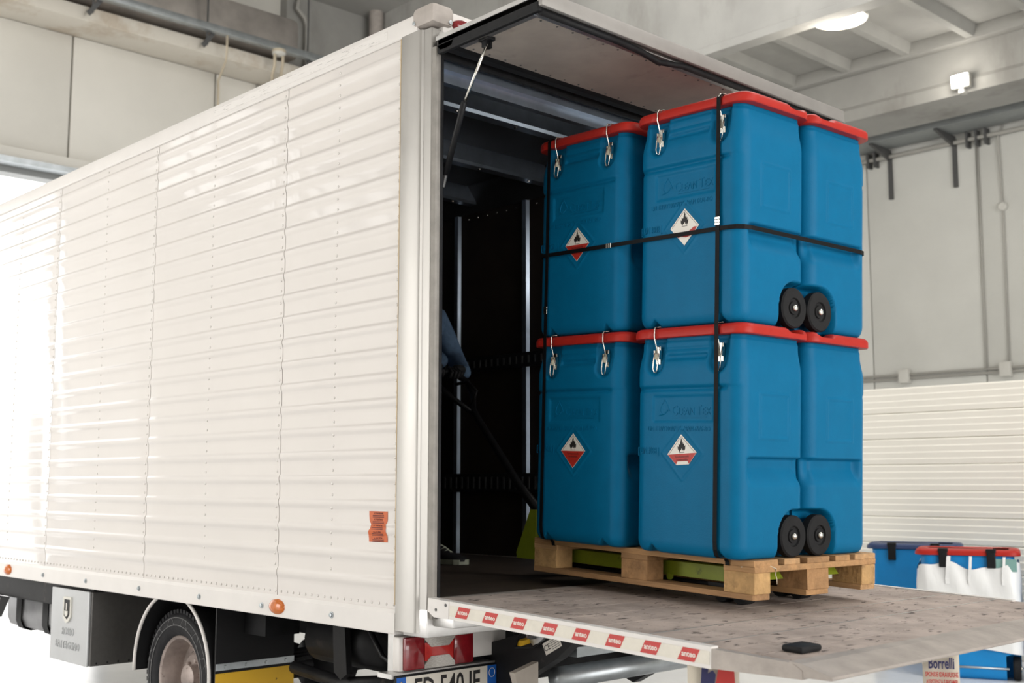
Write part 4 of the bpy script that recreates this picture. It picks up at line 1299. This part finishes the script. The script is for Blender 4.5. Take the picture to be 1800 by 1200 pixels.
# --- strapping
def ribbon(name, pts, wdir, width, m, closed, parent, th=0.0012):
    pts = [Vector(p) for p in pts]
    wd = Vector(wdir) * width / 2
    n = len(pts)
    vs, fs = [], []
    for i, p in enumerate(pts):
        a = pts[(i - 1) % n] if (closed or i) else p
        b = pts[(i + 1) % n] if (closed or i < n - 1) else p
        t = (b - a).normalized()
        nn = t.cross(Vector(wdir)).normalized() * th / 2
        vs += [p - wd - nn, p + wd - nn, p + wd + nn, p - wd + nn]
    for i in range(n if closed else n - 1):
        j = (i + 1) % n
        for k in range(4):
            fs.append([i * 4 + k, i * 4 + (k + 1) % 4, j * 4 + (k + 1) % 4, j * 4 + k])
    if not closed:
        fs += [[0, 1, 2, 3], [(n - 1) * 4 + k for k in (3, 2, 1, 0)]]
    return MB().add(vs, fs).build(name, m, parent)
TOPW = L1_ + BH + LIDH
def vstrap(u, label, seal_w):
    r = empty('plastic_strap', M=PAL @ Matrix.Translation((u, 0, 0)))
    f = VF - (BD + 0.013) / 2 - 0.003
    bk = VB + (BD + 0.013) / 2 + 0.003
    pts = [(0, 0.06, 0.1195), (0, -0.004, 0.1195), (0, -0.005, 0.132), (0, -0.014, 0.1435), (0, f + 0.026, 0.1475), (0, f + 0.012, 0.155), (0, f + 0.003, 0.178), (0, f, 0.21), (0, f, 0.30), (0, f, 0.98), (0, f - 0.0015, 1.01), (0, f, 1.06), (0, f, TOPW - 0.015), (0, f + 0.010, TOPW - 0.001), (0, f + 0.035, TOPW + 0.002),
           (0, (f + bk) / 2, TOPW + 0.002), (0, bk - 0.03, TOPW + 0.002), (0, bk, TOPW - 0.015), (0, bk, 0.20), (0, bk - 0.003, 0.15), (0, 0.806, 0.13), (0, 0.802, 0.1195), (0, 0.74, 0.1195)]
    ribbon('strap_band', pts, (1, 0, 0), 0.019, STRAP, False, r)
    sm = MB()
    for k in range(3):
        sm.box(-0.011, 0.011, f - 0.004, f + 0.0015, seal_w + k * 0.011, seal_w + k * 0.011 + 0.0095, bev=0.001)
    sm.build('metal_seal', CHROME, r)
    tag(r, label, 'strap', 'black straps round the bins')
vstrap(-0.122, 'black vertical strap with metal seal over the outermost bins', 1.392)
vstrap(-1.072, 'black vertical strap over the bins nearest the truck interior', 1.12)
hs = empty('plastic_strap', M=PAL @ Matrix.Translation((0, 0, 1.379)))
x0, x1 = UB - BW / 2 - 0.003, UF + BW / 2 + 0.003
y0, y1 = VF - BD / 2 - 0.0075, VB + BD / 2 + 0.004
rr = rrect((x1 - x0) / 2, (y1 - y0) / 2, 0.062, 0.2)
ribbon('strap_band', [((x0 + x1) / 2 + a, (y0 + y1) / 2 + b, 0) for a, b, c, d in rr], (0, 0, 1), 0.017, STRAP, True, hs)
sm = MB()
for k in range(3):
    sm.box(-0.715 + k * 0.011, -0.7055 + k * 0.011, y0 - 0.003, y0 + 0.001, -0.010, 0.010, bev=0.001)
sm.build('metal_seal', CHROME, hs)
tag(hs, 'black horizontal strap running round the whole stack of upper bins', 'strap', 'black straps round the bins')

# --- pallet jack (in pallet-local axes)
jack = empty('pallet_jack', M=PAL @ Matrix.Translation((-1.45, 0.4, -0.049)))
tag(jack, 'green pallet jack with black handle under the loaded pallet', 'pallet jack')
J = Matrix.Translation((1.45, -0.4, 0.049))
for v in (0.135, 0.505):
    fk = MB().prism([(v, 0.040), (v, 0.096), (v + 0.012, 0.0995), (v + 0.148, 0.0995), (v + 0.16, 0.096), (v + 0.16, 0.040), (v + 0.15, 0.040), (v + 0.15, 0.088), (v + 0.01, 0.088), (v + 0.01, 0.040)], 'x', -1.36, -0.16, J).build('fork', GREEN, jack)
    MB().prism([(-0.16, 0.0995), (-0.10, 0.085), (-0.08, 0.06), (-0.16, 0.045)], 'y', v + 0.01, v + 0.15, J).build('fork_tip', GREEN, fk)
    for xx in (-0.30, -0.21):
        MB().lathe([(0.034, -0.035), (0.037, -0.03), (0.037, 0.03), (0.034, 0.035)], 20, J @ axisM((xx, v + 0.08, -0.012), (0, 1, 0))).build('load_roller', RUBBER, fk, angle=40)
    MB().box(-0.34, -0.17, v + 0.015, v + 0.03, -0.025, 0.03, J).build('roller_carrier', CHASSIS, fk)
    MB().box(-0.34, -0.17, v + 0.13, v + 0.145, -0.025, 0.03, J).build('roller_carrier', CHASSIS, fk)
    MB().tube([J @ Vector(p) for p in [(-1.40, v + 0.08, 0.02), (-0.34, v + 0.08, 0.012)]], 0.010, 8).build('push_rod', CHASSIS, fk)
    MB().lathe([(0.014, 0), (0.014, 0.012)], 10, J @ axisM((-0.52, v, 0.035), (0, -1, 0))).build('pivot_boss', GREEN, fk)
MB().prism([(-1.36, 0.030), (-1.455, 0.030), (-1.460, 0.055), (-1.37, 0.255), (-1.33, 0.255), (-1.33, 0.030)], 'y', 0.125, 0.145, J).build('heel_plate', GREEN, jack)
MB().prism([(-1.36, 0.030), (-1.455, 0.030), (-1.460, 0.055), (-1.37, 0.255), (-1.33, 0.255), (-1.33, 0.030)], 'y', 0.655, 0.675, J).build('heel_plate', GREEN, jack)
MB().box(-1.37, -1.325, 0.145, 0.655, 0.12, 0.255, J, bev=0.006).build('cross_frame', GREEN, jack)
MB().lathe([(0.055, 0.0), (0.06, 0.02), (0.06, 0.14), (0.04, 0.18), (0.03, 0.30), (0.0, 0.30)], 20, J @ Matrix.Translation((-1.46, 0.40, 0.09))).build('hydraulic_pump', CHASSIS, jack, angle=40)
MB().box(-1.53, -1.40, 0.33, 0.47, 0.07, 0.11, J, bev=0.01).build('steer_yoke', CHASSIS, jack)
for v in (0.33, 0.425):
    MB().lathe([(0.075, 0), (0.085, 0.006), (0.085, 0.039), (0.075, 0.045)], 28, J @ axisM((-1.47, v, 0.0345), (0, 1, 0))).build('steer_wheel', RUBBER, jack, angle=40)
hd = MB().tube([J @ Vector(p) for p in [(-1.50, 0.40, 0.14), (-1.765, 0.40, 0.352), (-2.114, 0.40, 0.695), (-2.17, 0.40, 0.75)]], [0.028, 0.022, 0.019, 0.019], 12).build('handle_pole', BLACK, jack, smooth=True)
MB().tube([J @ Vector(p) for p in [(-2.13, 0.40, 0.705), (-2.26, 0.31, 0.815), (-2.36, 0.275, 0.895), (-2.405, 0.32, 0.935), (-2.415, 0.40, 0.945), (-2.405, 0.48, 0.935), (-2.36, 0.525, 0.895), (-2.26, 0.49, 0.815)]], 0.016, 10, closed=True).build('handle_loop', BLACK, hd, smooth=True)
MB().tube([J @ Vector(p) for p in [(-2.16, 0.40, 0.75), (-2.12, 0.40, 0.83), (-2.20, 0.40, 0.88), (-2.30, 0.40, 0.87)]], 0.009, 8).build('release_lever', CHROME if False else BLACK, hd, smooth=True)

# ================================================================== the worker inside the truck
def skin_mesh(name, nodes, edges, m, root=0, sub=2):
    me = bpy.data.meshes.new(name + '_cage')
    me.from_pydata([n[:3] for n in nodes], edges, [])
    o = bpy.data.objects.new(name + '_cage', me)
    COL.objects.link(o)
    md = o.modifiers.new('skin', 'SKIN')
    md.use_smooth_shade = True
    for i, v in enumerate(me.skin_vertices[0].data):
        r = nodes[i][3]
        v.radius = r if isinstance(r, tuple) else (r, r)
        v.use_root = (i == root)
    o.modifiers.new('sub', 'SUBSURF').levels = sub
    dg = bpy.context.evaluated_depsgraph_get()
    out = bpy.data.meshes.new_from_object(o.evaluated_get(dg))
    bpy.data.objects.remove(o)
    bpy.data.meshes.remove(me)
    out.name = name
    out.materials.clear()
    out.materials.append(m)
    for p in out.polygons:
        p.use_smooth = True
    return out

person = empty('person', (-1.72, 1.34, ZF), worldroot=True)
tag(person, 'person in blue long-sleeved top and dark trousers gripping the jack handle', 'person')
N = [(-1.86, 1.34, 1.80, (0.135, 0.105)),   # 0 pelvis
     (-1.85, 1.34, 1.98, (0.125, 0.095)),   # 1 waist
     (-1.82, 1.34, 2.18, (0.15, 0.105)),    # 2 chest
     (-1.79, 1.34, 2.33, (0.12, 0.085)),    # 3 upper chest
     (-1.77, 1.34, 2.41, (0.05, 0.05)),     # 4 neck
     (-1.74, 1.34, 2.48, (0.065, 0.07)),    # 5 head low
     (-1.73, 1.34, 2.56, (0.080, 0.088)),   # 6 head mid
     (-1.74, 1.34, 2.63, (0.060, 0.065)),   # 7 crown
     (-1.79, 1.17, 2.33, 0.060), (-1.62, 1.13, 2.16, 0.048), (-1.44, 1.17, 2.07, 0.040), (-1.335, 1.195, 2.00, 0.030),     # 8-11 near arm
     (-1.79, 1.51, 2.33, 0.060), (-1.68, 1.56, 2.08, 0.048), (-1.47, 1.44, 1.98, 0.036), (-1.385, 1.37, 1.975, 0.030),     # 12-15 far arm
     (-1.84, 1.25, 1.76, 0.095), (-1.69, 1.27, 1.40, 0.068), (-1.60, 1.30, 1.14, 0.050), (-1.575, 1.315, 1.01, 0.040),    # 16-19 near leg (forward)
     (-1.88, 1.43, 1.76, 0.095), (-1.88, 1.45, 1.38, 0.068), (-2.02, 1.46, 1.12, 0.050), (-2.06, 1.46, 1.01, 0.040)]      # 20-23 far leg
Eg = [(0, 1), (1, 2), (2, 3), (3, 4), (4, 5), (5, 6), (6, 7), (3, 8), (8, 9), (9, 10), (10, 11), (3, 12), (12, 13), (13, 14), (14, 15),
      (0, 16), (16, 17), (17, 18), (18, 19), (0, 20), (20, 21), (21, 22), (22, 23)]
body = bpy.data.objects.new('body', skin_mesh('body', N, Eg, SKIN))
COL.objects.link(body)
adopt(body, person)
# clothing: shells a little outside the body
TN = [(n[0], n[1], n[2], tuple(q + 0.012 for q in (n[3] if isinstance(n[3], tuple) else (n[3], n[3])))) for n in N]
TOPN = [(-1.86, 1.34, 1.76, (0.165, 0.135)), (-1.86, 1.34, 1.84, (0.165, 0.135)), (-1.85, 1.34, 1.98, (0.160, 0.130)), (-1.82, 1.34, 2.18, (0.180, 0.140)), (-1.79, 1.34, 2.33, (0.150, 0.120)), (-1.77, 1.34, 2.42, (0.085, 0.085)), (-1.768, 1.34, 2.44, (0.080, 0.080))]
TOPN += [TN[k] for k in (8, 9, 10, 11, 12, 13, 14, 15)]
TOPE = [(0, 1), (1, 2), (2, 3), (3, 4), (4, 5), (5, 6), (4, 7), (7, 8), (8, 9), (9, 10), (4, 11), (11, 12), (12, 13), (13, 14)]
o = bpy.data.objects.new('long_sleeved_top', skin_mesh('long_sleeved_top', TOPN, TOPE, DENIM, root=2))
COL.objects.link(o)
adopt(o, person)
TRN = [(-1.86, 1.34, 1.92, (0.150, 0.122)), (-1.86, 1.34, 1.80, (0.160, 0.130))] + [TN[k] for k in (16, 17, 18)] + [(-1.59, 1.305, 1.09, (0.060, 0.060))] + [TN[k] for k in (20, 21, 22)] + [(-2.035, 1.46, 1.07, (0.060, 0.060))]
TRE = [(0, 1), (1, 2), (2, 3), (3, 4), (4, 5), (1, 6), (6, 7), (7, 8), (8, 9)]
o = bpy.data.objects.new('trousers', skin_mesh('trousers', TRN, TRE, TROUSER, root=1))
COL.objects.link(o)
adopt(o, person)
# face and hair
hair = MB()
Mh_ = Matrix.Translation((-1.745, 1.34, 2.585))
vs, fs = [], []
for i in range(9):
    t_ = i / 8 * 1.75
    for k in range(20):
        a = 2 * pi * k / 20
        lim = 1.0 if cos(a) < 0.5 else 0.62
        tt = t_ * lim
        vs.append((0.103 * sin(tt) * cos(a), 0.094 * sin(tt) * sin(a), 0.100 * cos(tt)))
for i in range(8):
    for k in range(20):
        fs.append([i * 20 + k, i * 20 + (k + 1) % 20, (i + 1) * 20 + (k + 1) % 20, (i + 1) * 20 + k])
hair.add(vs, fs, Mh_).build('hair', HAIR, person, smooth=True)
MB().prism([(-1.655, 2.575), (-1.625, 2.535), (-1.655, 2.53)], 'y', 1.328, 1.352).build('nose', SKIN, person)
for s in (-1, 1):
    MB().lathe([(0.0, -0.012), (0.009, -0.008), (0.012, 0), (0.009, 0.008), (0.0, 0.012)], 12, Matrix.Translation((-1.658, 1.34 + s * 0.032, 2.565))).build('eye', LABELW, person, smooth=True)
    MB().lathe([(0.0, -0.004), (0.005, -0.002), (0.005, 0.002), (0.0, 0.004)], 10, axisM((-1.6475, 1.34 + s * 0.032, 2.565), (1, 0, 0))).build('pupil', INK, person)
    MB().lathe([(0.0, -0.006), (0.018, -0.004), (0.022, 0.004), (0.012, 0.008)], 12, axisM((-1.74, 1.34 + s * 0.085, 2.555), (0.1, s, 0))).build('ear', SKIN, person, smooth=True)
MB().tube([(-1.652, 1.318, 2.508), (-1.646, 1.34, 2.506), (-1.652, 1.362, 2.508)], 0.005, 6).build('mouth', mat('lips', (0.30, 0.10, 0.08), 0.5), person, smooth=True)
# gloved hands closed on the handle loop (bar runs along y near x=-1.31.., z=1.94)
def hand(wr, palm, bar, side):
    wr, palm, bar = Vector(wr), Vector(palm), Vector(bar)
    nodes = [(*wr, 0.030), (*((wr + palm) / 2), (0.034, 0.028)), (*palm, (0.042, 0.024))]
    edges = [(0, 1), (1, 2)]
    g = MB()
    o = bpy.data.objects.new('glove', skin_mesh('glove', nodes, edges, GLOVE))
    COL.objects.link(o)
    adopt(o, person)
    f = (bar - palm).normalized()
    for k in range(4):
        off = Vector((0, side * (-0.033 + 0.022 * k), 0))
        L = (0.85, 1.0, 0.95, 0.75)[k]
        p0 = palm + off * 0.9
        p1 = palm + off + f * 0.040 * L + Vector((0, 0, 0.012))
        p2 = bar + off + Vector((0.030, 0, 0.002)) * L
        p3 = bar + off + Vector((0.014, 0, -0.026)) * L
        p4 = bar + off + Vector((-0.012, 0, -0.024))
        MB().tube([p0, p1, p2, p3, p4], [0.011, 0.0105, 0.010, 0.0095, 0.007], 8).build('finger', GLOVE, o, smooth=True)
    th = [palm + Vector((-0.005, side * -0.030, -0.008)), palm + Vector((0.022, side * -0.052, -0.022)), bar + Vector((0.0, side * -0.045, -0.030)), bar + Vector((0.022, side * -0.030, -0.026))]
    MB().tube(th, [0.013, 0.012, 0.011, 0.008], 8).build('thumb', GLOVE, o, smooth=True)
Jw = jack.matrix_world @ J
bar1 = Jw @ Vector((-2.40, 0.345, 0.937))
bar2 = Jw @ Vector((-2.40, 0.465, 0.937))
hand((-1.350, 1.190, 2.012), (bar1.x - 0.03, bar1.y + 0.0, bar1.z + 0.035), bar1, 1)
hand((-1.400, 1.385, 1.985), (bar2.x - 0.03, bar2.y + 0.02, bar2.z + 0.030), bar2, -1)
# shoes
def shoe(hx, hy, ang):
    M_ = Matrix.Translation((hx, hy, ZF)) @ Matrix.Rotation(ang, 4, 'Z')
    secs = [(0.0, 0.034, 0.062), (0.02, 0.040, 0.085), (0.07, 0.042, 0.105), (0.11, 0.043, 0.092), (0.15, 0.047, 0.072), (0.20, 0.050, 0.056), (0.25, 0.046, 0.046), (0.28, 0.030, 0.036), (0.292, 0.008, 0.028)]
    vs, fs = [], []
    n = 12
    for x, w_, h in secs:
        for k in range(n):
            a = pi * k / (n - 1)
            vs.append((x, w_ * cos(a), 0.016 + (h - 0.016) * sin(a) ** 0.8))
    for i in range(len(secs) - 1):
        for k in range(n - 1):
            fs.append([i * n + k, i * n + k + 1, (i + 1) * n + k + 1, (i + 1) * n + k])
    fs.append(list(range(n)))
    s_ = MB().add(vs, fs, M_).build('shoe', SHOE, person, smooth=True)
    poly = [(x - 0.004, -w_ - 0.004) for x, w_, h in secs] + [(x + 0.004, w_ + 0.004) for x, w_, h in reversed(secs)]
    MB().prism(poly, 'z', 0.0, 0.026, M_).build('sole', SOLE, s_)
    lc = MB()
    for k in range(4):
        xx = 0.105 + 0.024 * k
        hh = 0.093 - 0.0115 * k
        lc.tube([M_ @ Vector((xx - 0.008, -0.026, hh - 0.008)), M_ @ Vector((xx, 0, hh + 0.006)), M_ @ Vector((xx + 0.008, 0.026, hh - 0.008))], 0.003, 6)
    lc.tube([M_ @ Vector(p) for p in [(0.10, 0, 0.103), (0.08, -0.035, 0.10), (0.12, -0.050, 0.085), (0.10, -0.01, 0.104)]], 0.0025, 6)
    lc.build('laces', SOLE, s_, smooth=True)
shoe(-1.618, 1.318, radians(4))
shoe(-2.11, 1.455, radians(-8))

# ================================================================== bins on the hall floor
BODY2 = bin_mesh(0.02, 0.02, 'body', BLUE2, detail=False)
LID2 = lid_mesh('lid', LIDRED, 0.02)
LID3 = lid_mesh('lid', LIDNAVY, 0.02)
CLAMP = MB().box(-0.024, 0.024, -0.012, 0.006, -0.085, 0.035, bev=0.005).box(-0.028, 0.028, -0.014, 0.03, 0.02, 0.045, bev=0.005).mesh('clamp', BLACK)
def floor_bin(loc, rot, lid, label, wrap=False):
    r = empty('wheeled_bin', loc)
    r.rotation_euler = (0, 0, rot + pi)      # wheel side towards the camera
    r.scale = (1.22, 1.04, 1.02)
    link('body', BODY2, r)
    link('lid', lid, r)
    for s in (-1, 1):
        w = link('wheel', WHL, r, axisM((s * 0.262, 0.150, 0.080), (s, 0, 0)))
        link('axle_cap', CAPM, w)
    MB().tube([(-0.20, 0.212, 0.080), (0.20, 0.212, 0.080)], 0.008, 8).build('axle_rod', GALV, r, smooth=True)
    for s in (-0.13, 0.13):
        link('clamp', CLAMP, r, Matrix.Translation((s, BD / 2 + 0.006, BH)) @ Matrix.Rotation(pi, 4, 'Z'))
    MB().box(0.02, 0.075, BD / 2 - 0.010, BD / 2 - 0.0065, 0.70, 0.735).build('sticker', LABELW, r)
    MB().box(-0.24, 0.24, BD / 2 - 0.004, BD / 2 + 0.006, 0.50, 0.515, bev=0.003).build('moulded_rib', BLUE2, r)
    if wrap:
        ring = rrect(BW / 2 + 0.016, BD / 2 + 0.020, 0.070, 0.012)
        vs, fs = [], []
        n = len(ring)
        nz = 26
        for i in range(nz + 1):
            for k, (x, y, nx, ny) in enumerate(ring):
                t = i / nz
                top = 0.765 + 0.022 * sin(k * 0.19) + 0.012 * sin(k * 0.43 + 1)
                bot = 0.19 + 0.02 * sin(k * 0.11 + 2)
                z = bot + (top - bot) * t
                o_ = 0.004 * sin(k * 0.55 + 9 * t) * (0.3 + t) + 0.004 * sin(k * 0.23 - 4 * t) - 0.008 * sstep(0.75, 1, t)
                vs.append((x + nx * o_, y + ny * o_, z))
        for i in range(nz):
            for k in range(n):
                fs.append([i * n + k, i * n + (k + 1) % n, (i + 1) * n + (k + 1) % n, (i + 1) * n + k])
        MB().add(vs, fs).build('plastic_film', FILM, r, smooth=True)
        for s, wd in ((-0.02, 0.016), (0.10, 0.022), (-0.20, 0.014)):
            pts = [(s, BD / 2 + 0.016, 0.83), (s + 0.004, BD / 2 + 0.030, 0.76), (s + 0.012, BD / 2 + 0.024, 0.68), (s + 0.010, BD / 2 + 0.026, 0.64)]
            ribbon('film_end', pts, (1, 0, 0), wd, FILM, False, r)
        MB().box(-0.265, -0.14, BD / 2 + 0.002, BD / 2 + 0.008, 0.73, 0.815, bev=0.002).build('green_film', FILMG, r)
    tag(r, label, 'bin', 'bins standing on the hall floor')
    return r
floor_bin((-0.47, 5.42, 0), radians(24), LID2, 'white film-wrapped blue bin with red lid standing on hall floor', True)
floor_bin((-1.12, 5.88, 0), radians(24), LID3, 'bright blue bin with navy lid on the hall floor')
floor_bin((0.27, 5.66, 0), radians(22), LID2, 'bright blue bin with red lid, unwrapped, beside the film-wrapped bin')
